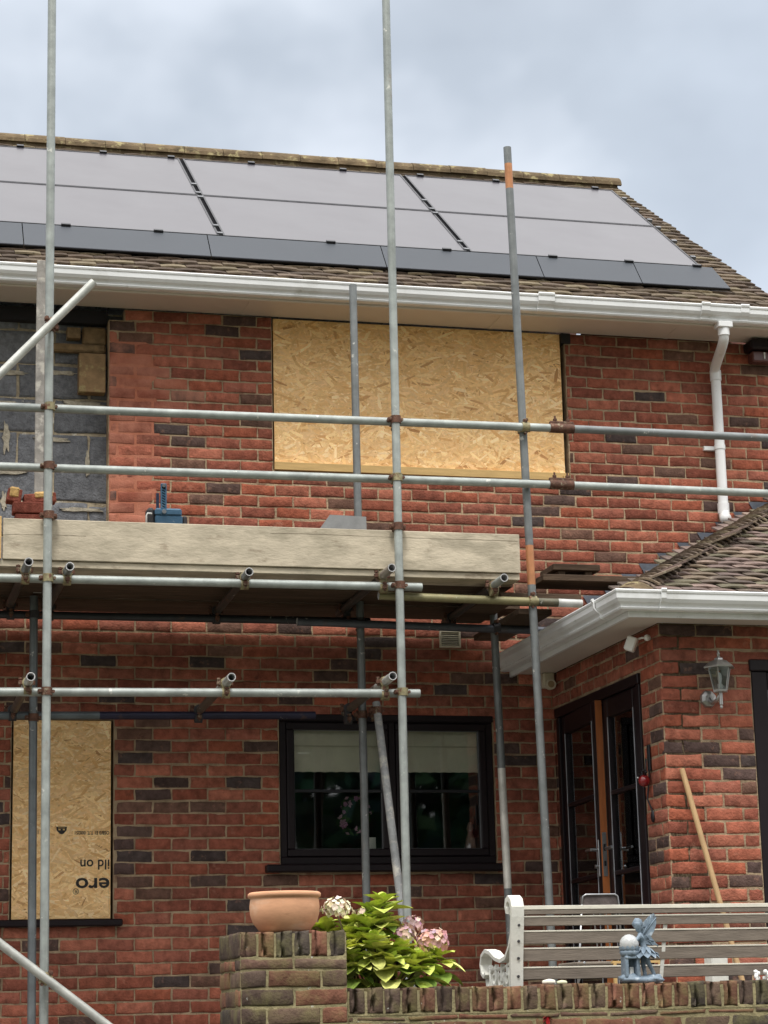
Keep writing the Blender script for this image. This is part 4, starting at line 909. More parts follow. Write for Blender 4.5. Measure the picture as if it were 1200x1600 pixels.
# bricks on the platform
BR = [((1.055, -1.33, 4.455), (1.27, -1.23, 4.518), 0, 'smooth red brick lying flat behind the toe board by the left pole'), ((1.02, -1.30, 4.525), (1.10, -1.20, 4.60), 8, 'broken brick half with yellow mortar on its end, leftmost on the platform'), ((1.12, -1.31, 4.522), (1.30, -1.21, 4.575), -6, 'broken brick capped with tan mortar on top of the flat brick')]
for i, (lo, hi, a, lab) in enumerate(BR):
    t = thing('loose_brick', ((lo[0] + hi[0]) / 2, (lo[1] + hi[1]) / 2, lo[2]), lab, 'brick', 'loose bricks on the platform')
    c = V((lo[0] + hi[0]) / 2, (lo[1] + hi[1]) / 2, lo[2]); M_ = Matrix.Translation(c) @ Matrix.Rotation(R(a), 4, 'Y' if i else 'Z') @ Matrix.Translation(-c)
    b = MB(); b.box(lo, hi, srgb(136, 78, 66), M_, bev=.005); b.build('brick_body', m_brick, t)
    if i:
        b = MB(); b.box((lo[0] + .005 + (i - 1) * .05, lo[1] - .006, lo[2] + .02), (hi[0] - .012, hi[1], hi[2] + .010), (1, 1, 1), M_, bev=.012); b.build('mortar_lump', pm('yellow_mortar', srgb(190, 156, 100), rough=.95, var=.3, vs=30, bump=.8), t)
t = thing('loose_brick', (1.15, -1.28, 4.17), 'stacked red bricks hidden low behind the toe board at the left', 'brick', 'loose bricks on the platform')
b = MB()
for k_ in range(4): b.box((1.05 + .006 * k_, -1.33, 4.163 + k_ * .0725), (1.265 + .006 * k_, -1.23, 4.230 + k_ * .0725), srgb(136, 78, 66), bev=.004)
b.build('brick_body', m_brick, t)
# blue clamp tool
tl_ = thing('power_tool', (1.93, -1.25, 4.163), 'blue metal tool with upright slotted arm standing behind the toe board', 'tool')
b = MB(); b.box((1.862, -1.30, 4.30), (2.02, -1.20, 4.475), bev=.008); b.box((1.86, -1.305, 4.470), (2.015, -1.195, 4.515), M=None, bev=.010); b.build('body', m_blue, tl_)
b = MB(); b.box((1.815, -1.29, 4.29), (1.861, -1.21, 4.520), bev=.014); b.build('grip', m_dark, tl_); b = MB(); b.box((2.021, -1.28, 4.40), (2.050, -1.22, 4.478), bev=.008); b.tube((1.90, -1.25, 4.163), (1.90, -1.25, 4.31), .04, 16); b.box((1.83, -1.32, 4.163), (2.03, -1.18, 4.18), bev=.003); b.build('stand', m_dark, tl_)
b = MB()
for xx in (1.897, 1.923): b.box((xx - .004, -1.302, 4.47), (xx + .004, -1.290, 4.655), bev=.002)
b.box((1.893, -1.302, 4.645), (1.927, -1.290, 4.660), bev=.003)
for k_ in range(9): b.box((-.013, -.004, -.0035), (.013, .004, .0035), M=Matrix.Translation((1.91, -1.296, 4.50 + k_ * .0155)) @ Matrix.Rotation(R(28), 4, 'Y'))
b.build('slotted_arm', m_blue, tl_)
b = MB(); b.box((1.872, -1.270, 4.45), (1.888, -1.255, 4.61), bev=.002); b.box((1.893, -1.289, 4.47), (1.927, -1.284, 4.64)); b.build('inner_bar', pm('navy_steel', srgb(30, 44, 70), rough=.5), tl_)
b = MB(); b.tube((1.91, -1.285, 4.645), (1.91, -1.312, 4.645), .010, 12); b.tube((1.91, -1.29, 4.492), (1.91, -1.318, 4.492), .013, 12); b.build('bolt', m_metal, tl_)
b = MB(); b.path([(1.84, -1.31, 4.478), (1.815, -1.315, 4.478), (1.808, -1.315, 4.465), (1.808, -1.315, 4.41)], .005, 8); b.build('white_loop', m_white, tl_)
# grey plate behind toe board
pl_ = thing('metal_sheet', (3.05, -1.0, 4.163), 'grey metal sheet with a sloping corner standing on the platform by the inner pole', 'metal sheet')
b = MB(); b.prism([(2.86, -1.0, 4.163), (2.875, -1.0, 4.470), (2.955, -1.0, 4.580), (3.178, -1.0, 4.575), (3.182, -1.0, 4.163)], (0, .006, 0)); b.build('sheet', pm('dull_zinc', srgb(142, 144, 144), rough=.6, metal=.2, var=.15, vs=12, bump=.1), pl_)
b = MB(); b.box((2.955, -.994, 4.568), (3.178, -.96, 4.574)); b.build('folded_edge', pm('dull_zinc'), pl_)

# ---------------------------------------------------------------- garden wall and pillar
GW = -4.30
gw = thing('garden_wall', (3.2, GW, PZ), 'low mossy brick garden wall with brick on edge coping along the patio', 'garden wall')
DK = [srgb(*c) for c in ((112, 80, 66), (98, 76, 66), (86, 72, 64), (120, 84, 68), (104, 86, 74), (128, 88, 72), (78, 70, 64))]
def dcol(r):
    k_ = r.uniform(.85, 1.15); return tuple(x * k_ for x in r.choice(DK))
b = MB(); r10 = random.Random(77)
brick_field(b, V(0, GW, 0), X, Z, -Y, -9, 9, 0, 1.641, [(-9, 2.215, 1.45, 9), (1.755, 2.215, 0, 9)], .041, .1, r10, colf=dcol, rough=1.5)
g1 = b.build('wall', m_mossb, gw)
b = MB(); x = 2.226
while x < 9: brick(b, V(0, GW, 0), X, Z, -Y, x, x + .0655, 1.652, 1.755 + r10.uniform(-.003, .003), dcol(r10), r10, rough=1.2, depth=.215, proud=.008); x += .0765
g2 = b.build('coping', m_mossb, gw)
b = MB(); b.box((2.217, GW - .001, 1.45), (9, GW + .22, 1.643)); b.box((2.217, GW - .003, 1.643), (9, GW + .205, 1.744)); b.box((-9, GW - .001, .001), (9, GW - .0005 + .012, 1.449)); b.build('mortar_joint', m_mossm, gw)
pr = thing('brick_pillar', (1.98, -4.08, 0), 'square mossy brick pillar at the end of the garden wall under the terracotta pot', 'brick pillar')
b = MB(); PX0, PX1, PY0, PY1, PT = 1.755, 2.214, -4.325, -3.87, 1.995
brick_field(b, V(0, PY0, 0), X, Z, -Y, PX0, PX1, .9, PT - .108, [], .037, PX0, r10, colf=dcol, rough=1.0, pitch=.2295)
brick_field(b, V(PX0, 0, 0), -Y, Z, -X, -PY1, -PY0, .9, PT - .108, [], .037, -PY0 - .110, r10, colf=dcol, rough=1.0, pitch=.2295)
x = PX0 + .004
while x < PX1 - .02: brick(b, V(0, PY0, 0), X, Z, -Y, x, min(PX1, x + .0655), PT - .103, PT + r10.uniform(-.003, .002), dcol(r10), r10, rough=1.1, depth=.44, proud=.003); x += .0758
brick(b, V(PX0, 0, 0), -Y, Z, -X, -PY1 + .004, -PY1 + .22, PT - .103, PT, dcol(r10), r10, proud=.004); brick(b, V(PX0, 0, 0), -Y, Z, -X, -PY1 + .232, -PY0 - .01, PT - .103, PT - .002, dcol(r10), r10, proud=.004)
b.build('pillar_brick', m_mossb, pr)
b = MB(); b.box((PX0 + .003, PY0 + .0015, 0), (PX1 - .003, PY1, PT - .008)); b.build('mortar_joint', m_mossm, pr)
# white lichen/paint drip on pillar
# terracotta pot
tp = thing('terracotta_pot', (1.982, -4.16, PT), 'wide round terracotta pot sitting on top of the brick pillar', 'pot')
prof = [(.0, .002), (.096, .002), (.112, .014), (.136, .045), (.148, .080), (.150, .112), (.147, .138), (.145, .146), (.153, .149), (.157, .156), (.156, .166), (.149, .171), (.137, .170), (.132, .16), (.13, .10), (.0, .09)]
b = MB(); b.lathe((1.982, -4.16, PT), prof, 48); b.build('bowl', m_terra, tp)
b = MB(); b.lathe((1.982, -4.16, PT), [(.0, .135), (.133, .135)], 24); b.build('soil', m_bark, tp)

# ---------------------------------------------------------------- hydrangea
hy = thing('hydrangea', (2.42, -3.98, PZ), 'lime green hydrangea bush with fading pink flower heads beside the brick pillar', 'hydrangea')
LCOL = [srgb(*c) for c in ((184, 196, 96), (164, 184, 84), (138, 164, 76), (198, 204, 110), (116, 144, 66), (208, 210, 126), (170, 186, 86))]
def leafm(mb, base, d, up, L, W_, c, droop=.35):
    d = Vector(d).normalized(); sd = d.cross(Vector(up)).normalized(); n = sd.cross(d).normalized(); pts = []; prof = [(0, .05), (.12, .55), (.32, 1), (.55, 1.05), (.78, .78), (.92, .36), (1, .02)]
    for t, wv in prof:
        cpt = Vector(base) + d * (L * t) - n * (droop * L * t * t)
        for s_, q in ((-1, .12), (-.5, .02), (0, -.03), (.5, .02), (1, .12)):
            pts.append(cpt + sd * (s_ * wv * W_ / 2) + n * (q * W_ * wv * 1.2))
    mb.add(pts, [(5 * i + k_, 5 * i + k_ + 1, 5 * i + k_ + 6, 5 * i + k_ + 5) for i in range(len(prof) - 1) for k_ in range(4)], c, True)
b = MB(); st = MB(); rh = random.Random(14)
heads = [(2.235, -4.05, 2.10, .062, 0), (2.385, -3.95, 2.075, .042, 0), (2.545, -4.02, 1.985, .05, 1), (2.598, -3.95, 2.03, .052, 2), (2.665, -4.05, 1.955, .072, 3), (2.195, -3.88, 2.03, .03, 1)]
tips = [(2.30, -4.02, 2.0), (2.38, -4.05, 2.03), (2.46, -3.98, 2.13), (2.33, -3.9, 1.95), (2.52, -4.05, 1.93), (2.42, -4.12, 1.93), (2.36, -4.08, 1.86), (2.50, -3.92, 2.02), (2.22, -3.92, 2.02), (2.60, -4.08, 1.88), (2.62, -3.95, 1.92), (2.43, -4.0, 2.06), (2.28, -4.10, 1.93), (2.70, -4.02, 1.90), (2.45, -4.15, 1.87), (2.20, -3.86, 1.99), (2.55, -4.12, 1.86), (2.38, -4.13, 1.96), (2.34, -3.95, 2.04), (2.12, -3.85, 2.03), (2.42, -3.96, 2.09), (2.34, -4.06, 1.97), (2.30, -4.1, 1.88)]
for (x, y, z) in tips:
    base = V(2.42 + rh.uniform(-.08, .08), -3.98 + rh.uniform(-.05, .05), PZ + .01); tip = V(x, y, z)
    mid = base.lerp(tip, .5) + V(0, 0, .05); st.path([base, mid, tip], [.006, .005, .003], 6)
    out_ = (tip - V(2.42, -3.98, 1.75)); out_.normalize()
    ph = rh.random() * 6
    for tier, (nl_, el, LL, dz) in enumerate(((4, 58, .055, 0), (4, 34, .095, -.01), (5, 8, .120, -.035), (4, -22, .115, -.08))):
        for q in range(nl_):
            th = ph + tier * .7 + q * 2 * math.pi / nl_ + rh.uniform(-.25, .25); e_ = R(el + rh.uniform(-14, 14))
            d = V(math.cos(th) * math.cos(e_), math.sin(th) * math.cos(e_), math.sin(e_)) + out_ * .25
            L = LL * rh.uniform(.8, 1.2)
            leafm(b, tip + V(0, 0, dz), d, Z, L, L * .68, tuple(c * 1.03 for c in rh.choice(LCOL[:2] + LCOL[3:4] + LCOL[5:6] if tier < 3 else LCOL)), rh.uniform(.1, .5))
b.build('foliage', m_leaf, hy, fixn=False)
PC = {0: [(222, 212, 184), (232, 226, 204), (206, 196, 150), (224, 204, 190)], 1: [(214, 190, 186), (198, 160, 168), (222, 204, 190)], 2: [(196, 158, 164), (178, 144, 160), (212, 180, 174)], 3: [(216, 168, 160), (200, 152, 154), (224, 186, 170), (182, 148, 160)]}
for (x, y, z, rad, kind_) in heads:
    fb = MB(); n = int(48 * (rad / .06) ** 2)
    for i in range(n):
        ph = math.acos(1 - 1.55 * (i + .5) / n); th = i * 2.39996; nrm = V(math.sin(ph) * math.cos(th), math.sin(ph) * math.sin(th), math.cos(ph))
        p = V(x, y, z) + V(nrm.x, nrm.y, nrm.z * .78) * rad * rh.uniform(.72, 1.12); a_ = nrm.orthogonal().normalized(); b_ = nrm.cross(a_); s_ = rh.uniform(.012, .018); nrm = (nrm + V(rh.uniform(-.4, .4), rh.uniform(-.4, .4), rh.uniform(-.4, .4))).normalized(); a_ = nrm.orthogonal().normalized(); b_ = nrm.cross(a_); r0 = rh.random() * 6; c = srgb(*rh.choice(PC[kind_])); c = tuple(v * rh.uniform(.85, 1.1) for v in c)
        for q in range(4):
            t_ = r0 + q * math.pi / 2; d = a_ * math.cos(t_) + b_ * math.sin(t_); e_ = a_ * math.cos(t_ + 1.57) + b_ * math.sin(t_ + 1.57)
            fb.add([p, p + d * s_ * .55 + e_ * s_ * .5 + nrm * s_ * .15, p + d * s_ + nrm * s_ * .25, p + d * s_ * .55 - e_ * s_ * .5 + nrm * s_ * .15], [(0, 1, 2, 3)], c)
    st.path([V(2.42, -3.98, PZ + .02), V((2.42 + x) / 2, (y - 3.98) / 2, (z + PZ) / 2 + .06), V(x, y, z - .01)], [.006, .005, .0035], 6)
    fb.build('flower_head', m_petal, hy, fixn=False)
st.build('stem', m_stem, hy)

# ---------------------------------------------------------------- bench
bn = thing('garden_bench', (3.75, -3.8, PZ), 'garden bench seen from behind with white iron ends and weathered timber slats', 'bench')
BY = -4.00                                  # rear face of the back at its middle height
def bench_end(x):
    b = MB(); w_ = .058
    # back post: lower leg, upright, scroll at the top
    prof = [(BY + .05, PZ), (BY + .02, PZ + .30), (BY + .005, PZ + .42), (BY - .03, 2.06), (BY - .032, 2.10), (BY - .02, 2.128), (BY + .01, 2.142), (BY + .04, 2.132), (BY + .05, 2.108), (BY + .04, 2.088), (BY + .018, 2.086)]
    n = len(prof); vs = []
    for i, (y, z) in enumerate(prof):
        a = prof[max(0, i - 1)]; c = prof[min(n - 1, i + 1)]; t = V(0, c[0] - a[0], c[1] - a[1]).normalized(); nn = V(0, -t.z, t.y); th = .013 if i > 3 else .011
        p = V(x, y, z); vs += [p + nn * th - X * w_ / 2, p + nn * th + X * w_ / 2, p - nn * th + X * w_ / 2, p - nn * th - X * w_ / 2]
    b.add(vs, [(4 * i + k_, 4 * i + (k_ + 1) % 4, 4 * i + 4 + (k_ + 1) % 4, 4 * i + 4 + k_) for i in range(n - 1) for k_ in range(4)] + [(0, 1, 2, 3), tuple(4 * n - 4 + k_ for k_ in range(4))])
    o = b.build('iron_end', m_iron, bn)
    # arm: sweeping band from the post forward, ending in a scroll, with casting below
    arm = [(BY - .01, 1.99), (BY + .03, 1.93), (BY + .09, 1.885), (BY + .17, 1.872), (BY + .25, 1.885), (BY + .33, 1.915), (BY + .40, 1.925), (BY + .455, 1.905), (BY + .475, 1.865), (BY + .46, 1.825), (BY + .43, 1.81), (BY + .40, 1.825)]
    b = MB(); vs = []; n = len(arm); w2 = .055
    for i, (y, z) in enumerate(arm):
        a = arm[max(0, i - 1)]; c = arm[min(n - 1, i + 1)]; t = V(0, c[0] - a[0], c[1] - a[1]).normalized(); nn = V(0, -t.z, t.y); p = V(x, y, z)
        vs += [p + nn * .008 - X * w2 / 2, p + nn * .008 + X * w2 / 2, p - nn * .008 + X * w2 / 2, p - nn * .008 - X * w2 / 2]
    b.add(vs, [(4 * i + k_, 4 * i + (k_ + 1) % 4, 4 * i + 4 + (k_ + 1) % 4, 4 * i + 4 + k_) for i in range(n - 1) for k_ in range(4)] + [(0, 1, 2, 3), tuple(4 * n - 4 + k_ for k_ in range(4))], (1, 1, 1), False)
    b.build('arm_rest', m_iron, o)
    b = MB()
    def scroll(cy, cz, r0, turns, ph, w3=.010):
        pts = []
        for i in range(22): t_ = i / 21; a = ph + turns * 2 * math.pi * t_; r_ = r0 * (1 - .75 * t_); pts.append((x, cy + r_ * math.cos(a), cz + r_ * math.sin(a)))
        b.path(pts, w3, 8)
    for cy, cz, r0, ph in ((BY + .14, 1.80, .045, 1.5), (BY + .23, 1.79, .05, 2.5), (BY + .33, 1.80, .05, .5), (BY + .18, 1.72, .045, 4), (BY + .28, 1.71, .05, 5), (BY + .38, 1.74, .045, 2), (BY + .10, 1.72, .04, 0)): scroll(cy, cz, r0, 1.2, ph)
    b.path([(x, BY + .44, 1.82), (x, BY + .42, 1.70), (x, BY + .46, PZ + .1), (x, BY + .50, PZ)], .014, 10); b.path([(x, BY + .02, 1.87), (x, BY + .20, 1.84), (x, BY + .42, 1.84)], .009, 8); b.path([(x, BY + .01, 1.70), (x, BY + .45, 1.68)], .014, 8)
    for k_ in range(4): b.path([(x, BY + .12 + .09 * k_, 1.86), (x, BY + .15 + .08 * k_, 1.78), (x, BY + .12 + .09 * k_, 1.70)], .010, 8)
    b.build('iron_scrollwork', m_iron, o)
    for z in (2.022, 1.952, 1.878, 1.80):
        b = MB(); b.lathe((x + .006, BY + .004 - (z - 1.87) * .155 - .012, z), [(.0, .006), (.006, .005), (.007, 0)], 8, (1, 1, 1), False, Matrix.Rotation(R(90), 4, 'X')); b.build('bolt', m_dark, o)
bench_end(3.063); bench_end(4.62)
zz = [(2.093, 2.104), (2.040, 2.056), (1.952, 1.995), (1.876, 1.920), (1.795, 1.838)]
zz = [(2.068, 2.106, .016), (2.018, 2.062, .006), (1.940, 1.998, .006), (1.865, 1.923, .006), (1.785, 1.840, .006)]
for i, (z0, z1, pt) in enumerate(zz):
    yb_ = BY + .004 - ((z0 + z1) / 2 - 1.87) * .155 + .012
    b = MB(); b.box((3.092, yb_, z0), (4.59, yb_ + .018, z1 - .0005), bev=.002); o = b.build('back_slat', m_slat, bn)
    b = MB(); b.box((3.092, yb_ - .0025, z1 - pt), (4.59, yb_ + .0185, z1 + .001), bev=.001); b.build('painted_edge', m_paint, o)
for i in range(5):
    b = MB(); b.box((3.085, BY + .08 + i * .075, 1.845 - .14 + (0.003 if i else 0)), (4.60, BY + .14 + i * .075, 1.865 - .14), bev=.003); b.build('seat_slat', m_slat, bn)
b = MB(); b.prism([(3.735, BY + .035, 1.70), (3.752, BY + .035, 1.70), (3.785, BY - .003, 2.03), (3.768, BY - .003, 2.03)], (0, .008, 0)); b.build('back_strap', m_iron, bn)

# chair behind the bench
ch = thing('garden_chair', (4.02, -2.45, PZ), 'weathered grey chair whose padded top rail shows just above the bench', 'chair')
b = MB(); n = 20; prf = []
for i in range(n):
    a = 2 * math.pi * i / n; prf.append(V(4.008 + .098 * max(-1, min(1, 1.25 * math.cos(a))), -2.50, 2.205 + .032 * max(-1, min(1, 1.35 * math.sin(a)))))
b.prism(prf, (0, .03, 0)); b.build('top_rail', pm('weathered_vinyl', srgb(84, 76, 74), rough=.85, var=.4, vs=16, bump=.5, spots=(srgb(150, 142, 136), 12, .56, .12, .7)), ch)
b = MB(); b.path([(3.908, -2.50, 2.19), (3.914, -2.505, 2.232), (3.93, -2.505, 2.241), (4.09, -2.505, 2.241), (4.104, -2.505, 2.232), (4.112, -2.50, 2.18), (4.16, -2.40, 1.45)], .005, 8); b.path([(3.908, -2.50, 2.19), (3.87, -2.40, 1.45)], .006, 8); b.path([(4.10, -2.47, 1.9), (4.19, -2.15, 1.45)], .006, 8); b.path([(3.92, -2.47, 1.9), (3.86, -2.15, 1.45)], .006, 8); b.build('tubular_frame', m_metal, ch)
b = MB(); b.box((3.88, -2.47, 1.88), (4.14, -2.15, 1.90), bev=.006); b.build('seat', m_slat, ch)
for x in (3.97, 4.04): b = MB(); b.tube((x, -2.49, 2.18), (x + .04, -2.44, 1.90), .004, 8); b.build('back_spindle', m_metal, ch)

# ---------------------------------------------------------------- fairy figurine with globe, on the coping
FX, FY, FZ = 3.562, -4.22, 1.752
fa = thing('fairy_statue', (FX, FY, FZ), 'blue grey winged fairy statue leaning over a glass globe on the garden wall', 'statue')
def blob(mb, c, r, s=(1, 1, 1), n=14, seed=0, amp=.1):
    prof = [(math.sin(math.pi * i / 8) * 1., -math.cos(math.pi * i / 8)) for i in range(9)]; vs = []
    for a, z in prof:
        for i in range(n):
            th = 2 * math.pi * i / n; p = V(a * math.cos(th) * s[0], a * math.sin(th) * s[1], z * s[2]); k_ = 1 + amp * noise.noise(p * 3 + V(seed, 0, 0)); vs.append(Vector(c) + p * r * k_)
    mb.add(vs, [(j * n + i, j * n + (i + 1) % n, (j + 1) * n + (i + 1) % n, (j + 1) * n + i) for j in range(8) for i in range(n)], (1, 1, 1), True)
b = MB(); blob(b, (FX, FY, FZ + .018), .095, (1, .55, .22), seed=1, amp=.35); blob(b, (FX - .05, FY, FZ + .024), .05, (1, .8, .45), seed=2, amp=.4); blob(b, (FX + .055, FY - .01, FZ + .022), .045, (1, .8, .45), seed=5, amp=.4); b.build('rock_base', m_stone, fa)
b = MB(); cx = FX - .045
for dx in (-.028, .026): b.box((cx + dx - .008, FY - .03, FZ + .03), (cx + dx + .008, FY + .03, FZ + .115), bev=.003)
b.box((cx - .036, FY - .034, FZ + .108), (cx + .036, FY + .034, FZ + .122), bev=.004); b.box((cx - .03, FY + .015, FZ + .03), (cx + .03, FY + .028, FZ + .11), bev=.002)
b.lathe((cx - .004, FY, FZ + .12), [(.0, 0), (.036, 0), (.040, .008), (.044, .020), (.040, .024), (.0, .02)], 18); b.build('pedestal', m_stone, fa)
m_globe = bpy.data.materials.new('crackle_globe'); m_globe.use_nodes = True
_n = m_globe.node_tree; _b = _n.nodes['Principled BSDF']; _b.inputs['Base Color'].default_value = (.78, .80, .80, 1); _b.inputs['Roughness'].default_value = .12; _b.inputs['Transmission Weight'].default_value = .45; _b.inputs['IOR'].default_value = 1.45
_v = _n.nodes.new('ShaderNodeTexVoronoi'); _v.feature = 'DISTANCE_TO_EDGE'; _v.inputs['Scale'].default_value = 45; _bp = _n.nodes.new('ShaderNodeBump'); _bp.inputs['Strength'].default_value = .5; _bp.inputs['Distance'].default_value = .004
_t = _n.nodes.new('ShaderNodeTexCoord'); _n.links.new(_t.outputs['Object'], _v.inputs['Vector']); _n.links.new(_v.outputs[0], _bp.inputs['Height']); _n.links.new(_bp.outputs[0], _b.inputs['Normal'])
b = MB(); blob(b, (cx - .004, FY - .002, FZ + .173), .043, n=24, amp=0); b.build('globe', m_globe, fa)
b = MB()
for q in range(12):
    th = q * math.pi / 6; leafm(b, (cx - .004 + .038 * math.cos(th), FY + .038 * math.sin(th), FZ + .140), (math.cos(th), math.sin(th), .9), Z, .022, .020, (1, 1, 1), -.6)
b.build('petal_cup', m_stone, fa)
def skin(name, pts, edges, rad, mat, parent, lv=2):
    off = wloc(parent); me = bpy.data.meshes.new(name); me.from_pydata([tuple(Vector(p) - off) for p in pts], edges, []); o = bpy.data.objects.new(name, me); C.objects.link(o); o.parent = parent
    m_ = o.modifiers.new('skin', 'SKIN'); m_.use_smooth_shade = True; me.materials.append(mat)
    for i, r_ in enumerate(rad):
        me.skin_vertices[0].data[i].radius = (r_, r_) if not isinstance(r_, tuple) else r_
    me.skin_vertices[0].data[0].use_root = True
    s_ = o.modifiers.new('sub', 'SUBSURF'); s_.levels = lv; s_.render_levels = lv
    dg = bpy.context.evaluated_depsgraph_get(); dg.update(); me2 = bpy.data.meshes.new_from_object(o.evaluated_get(dg)); me2.name = name
    o.modifiers.clear(); o.data = me2
    if not me2.materials: me2.materials.append(mat)
    for p in me2.polygons: p.use_smooth = True
    return o
B_ = V(FX, FY, FZ)
fp = [(.022, 0, .145), (.016, 0, .175), (.006, -.002, .205), (.000, -.004, .222), (-.006, -.006, .236), (-.010, -.008, .258), (-.012, -.012, .272),
      (-.006, -.020, .205), (-.026, -.024, .185), (-.040, -.022, .165), (.012, .014, .205), (-.010, .022, .185), (-.030, .018, .168),
      (.026, -.010, .135), (.030, -.012, .095), (.050, -.010, .060), (.058, -.014, .036), (.022, .012, .135), (.016, .012, .09), (.022, .012, .055), (.020, .0, .034)]
fe = [(0, 1), (1, 2), (2, 3), (3, 4), (4, 5), (5, 6), (2, 7), (7, 8), (8, 9), (2, 10), (10, 11), (11, 12), (0, 13), (13, 14), (14, 15), (15, 16), (0, 17), (17, 18), (18, 19), (19, 20)]
fr_ = [.018, .014, .017, .008, .013, .019, .011, .010, .0075, .006, .010, .0075, .006, .014, .012, .009, .009, .014, .012, .009, .009]
skin('body', [B_ + V(*p) for p in fp], fe, fr_, m_stone, fa)
b = MB(); blob(b, B_ + V(-.004, .002, .262), .0225, (1, 1, 1.05), seed=3, amp=.25); blob(b, B_ + V(.008, .006, .246), .015, (1, 1, 1.3), seed=4, amp=.2); b.build('hair', m_stone, fa)
b = MB()
for q in range(11):
    th = q * 2 * math.pi / 11; leafm(b, B_ + V(.020 + .010 * math.cos(th), .010 * math.sin(th), .165), (math.cos(th) * .62, math.sin(th) * .62, -.8), (math.cos(th), math.sin(th), .4), .080, .040, (1, 1, 1), -.15)
b.build('petal_skirt', m_stone, fa)
def wing(pts, th_, name):
    b = MB(); n = len(pts); vs = [B_ + V(*p) for p in pts]; c = sum(vs, V(0, 0, 0)) / n
    b.prism(vs, (0, .005, 0)); 
    for k_ in (1, 3, 5): 
        if k_ < n: b.path([B_ + V(.008, -.002, .20), c.lerp(vs[k_], .3) + V(0, -.003, 0), vs[k_] + V(0, -.001, 0)], .0022, 6)
    b.build(name, m_stone, fa)
wing([(.002, .006, .205), (.010, .008, .248), (.036, .010, .276), (.064, .012, .300), (.080, .014, .306), (.090, .014, .288), (.088, .012, .258), (.074, .010, .226), (.052, .008, .196), (.022, .006, .185)], .004, 'wing')
wing([(.008, -.010, .205), (.028, -.014, .212), (.048, -.016, .206), (.062, -.016, .186), (.078, -.016, .168), (.052, -.014, .166), (.024, -.012, .172)], .004, 'wing')
wing([(.012, .016, .205), (.028, .030, .245), (.060, .036, .275), (.078, .036, .262), (.060, .03, .235), (.035, .022, .205)], .004, 'wing')
b = MB(); b.path([B_ + V(.055, 0, .178), B_ + V(.078, 0, .170), B_ + V(.086, 0, .162)], .003, 6); b.path([B_ + V(.055, 0, .140), B_ + V(.082, 0, .132), B_ + V(.088, 0, .122)], .003, 6); b.build('tendril', m_stone, fa)
b = MB(); b.box((cx - .006, FY + .0, FZ + .035), (cx + .014, FY + .012, FZ + .075), bev=.003); b.build('inner_lamp', m_white, fa)

# small things on the wall and behind the bench
for (x, y, z, s_, lab, c) in ((3.135, -4.22, 1.757, .026, 'smooth white pebble on the wall beside the bench post', (226, 222, 208)), (3.195, -4.22, 1.757, .020, 'flat pale green pebble on the wall right of the white one', (206, 210, 176))):
    b = MB(); blob(b, (x, y, z + s_ * .45), s_, (1.2, .8, .5), seed=x, amp=.2); tag(b.build('pebble', pm('pebble_%d' % c[0], srgb(*c), rough=.7, var=.1, bump=.05)), lab, 'pebble', 'pebbles on the garden wall')
wp = thing('planter', (4.33, -3.3, 1.45), 'white square planter seen between the bench slats at the right', 'planter')
b = MB(); b.box((4.26, -3.35, 1.45), (4.345, -3.25, 1.905), bev=.006); b.build('planter_body', m_iron, wp)
for i, (x, lab) in enumerate(((4.18, 'curly white plaster ornament left of its twin behind the bench foot'), (4.235, 'rounded white plaster ornament behind the bench at the picture corner'))):
    b = MB(); r_ = random.Random(i)
    for q in range(5): blob(b, (x + r_.uniform(-.016, .016), -4.05 + r_.uniform(-.01, .01), 1.758 + .012 + q * .007), .010, (1, 1, 1.1), n=8, seed=q, amp=.4)
    b.tube((x, -4.06, 1.45), (x, -4.06, 1.77), .008, 8)
    tag(b.build('white_ornament', m_white), lab, 'ornament', 'white ornaments behind the bench')
b = MB(); rr_ = random.Random(5)
for q in range(7):
    a = rr_.uniform(0, 6.28); leafm(b, (3.09, GW - .012, 1.622), (math.cos(a), -.3, math.sin(a) * .5 - .1), Z, rr_.uniform(.018, .034), .014, srgb(170, 40, 44) if q % 3 else srgb(110, 40, 36))
b.path([(3.09, GW - .004, 1.60), (3.095, GW - .015, 1.615), (3.11, GW - .02, 1.61)], .002, 6, srgb(90, 50, 40))
tag(b.build('creeper_sprig', m_leaf, fixn=False), 'tiny red leaved sprig growing from the garden wall joints', 'plant')
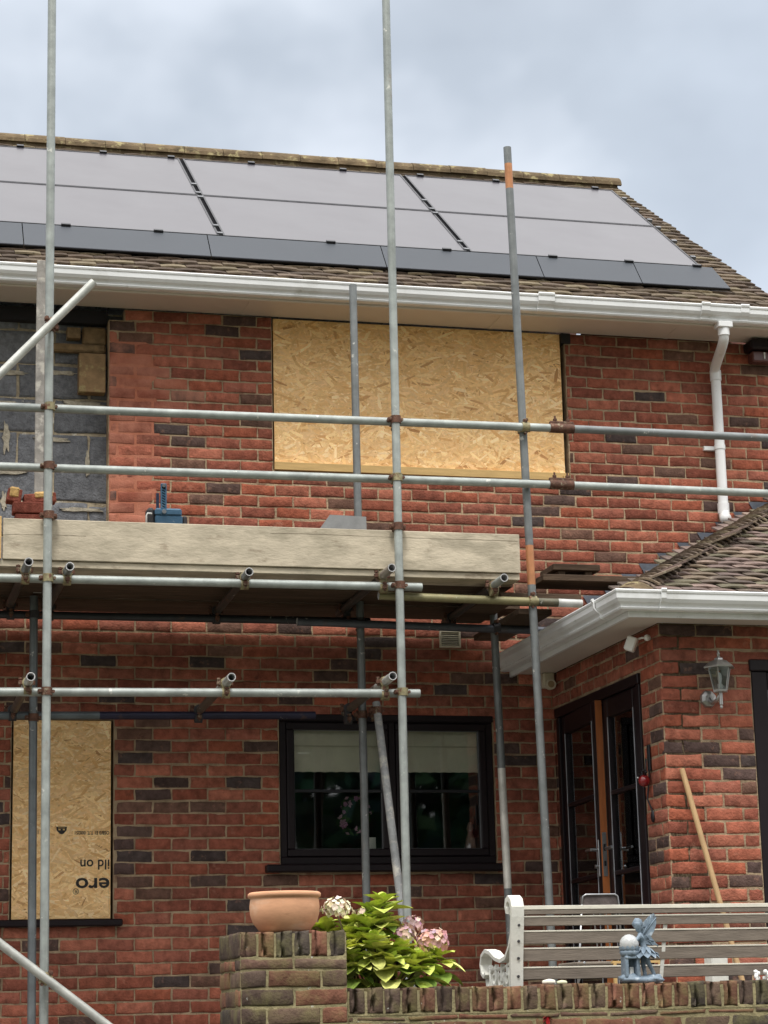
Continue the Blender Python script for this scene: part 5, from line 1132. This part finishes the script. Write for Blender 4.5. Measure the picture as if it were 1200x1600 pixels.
# leaning timber sticks behind bench
b = MB(); b.box((3.88, -3.2, 1.74), (4.16, -3.17, 1.775), bev=.002, M=None); b.box((3.89, -3.19, 1.452), (3.91, -3.17, 1.739)); b.box((4.13, -3.19, 1.452), (4.15, -3.17, 1.739)); 
b.box((3.88, -3.0, 1.875), (4.14, -2.97, 1.887)); b.box((3.885, -3.0, 1.452), (3.90, -2.985, 1.8745)); b.box((4.12, -3.0, 1.452), (4.135, -2.985, 1.8745))
tag(b.build('trestle', m_batten), 'yellow timber trestle seen through the gaps of the bench slats', 'trestle')

# ---------------------------------------------------------------- garden trees behind the viewer (mirrored in the window panes)
def tree(x, y, h, seed, lab):
    t = thing('garden_tree', (x, y, 0), lab, 'tree', 'trees at the far end of the garden'); r_ = random.Random(seed)
    b = MB(); b.path([(x, y, 0), (x + .1, y, h * .3), (x - .1, y, h * .6), (x, y, h * .85)], [.28, .22, .14, .05], 10)
    for q in range(7):
        a = r_.uniform(0, 6.28); z = h * r_.uniform(.25, .6); b.path([(x, y, z), (x + math.cos(a) * h * .12, y + math.sin(a) * h * .12, z + h * .1), (x + math.cos(a) * h * .25, y + math.sin(a) * h * .25, z + h * .22)], [.1, .07, .03], 6)
    b.build('trunk', m_bark, t)
    b = MB()
    for q in range(4200):
        a = r_.uniform(0, 6.28); u = r_.uniform(-1, 1); rr_ = r_.random() ** .4; k_ = 1 + .25 * math.sin(3 * a + seed) * math.sin(4 * u)
        p = V(x + math.cos(a) * math.sqrt(1 - u * u) * rr_ * h * .34 * k_, y + math.sin(a) * math.sqrt(1 - u * u) * rr_ * h * .34 * k_, h * .58 + u * rr_ * h * .42)
        s_ = r_.uniform(.2, .5); d = V(r_.uniform(-1, 1), r_.uniform(-1, 1), r_.uniform(-.6, .6)).normalized(); e_ = d.orthogonal().normalized()
        b.add([p - d * s_, p + e_ * s_ * .5, p + d * s_, p - e_ * s_ * .5], [(0, 1, 2, 3)], tuple(c * r_.uniform(.6, 1.3) for c in srgb(74, 96, 78)))
    b.build('crown', m_leaf, t, fixn=False)
for i, (x, y, h, lab) in enumerate(((4, -34, 15, 'broad green tree reflected in the kitchen window panes'), (10, -32, 16, 'tall green tree standing behind the viewer, right of the broad one'), (15.5, -35, 15, 'rounded green tree standing behind the viewer, far right'), (-3, -36, 14, 'green tree standing behind the viewer, far left'))): tree(x, y, h, i + 1, lab)
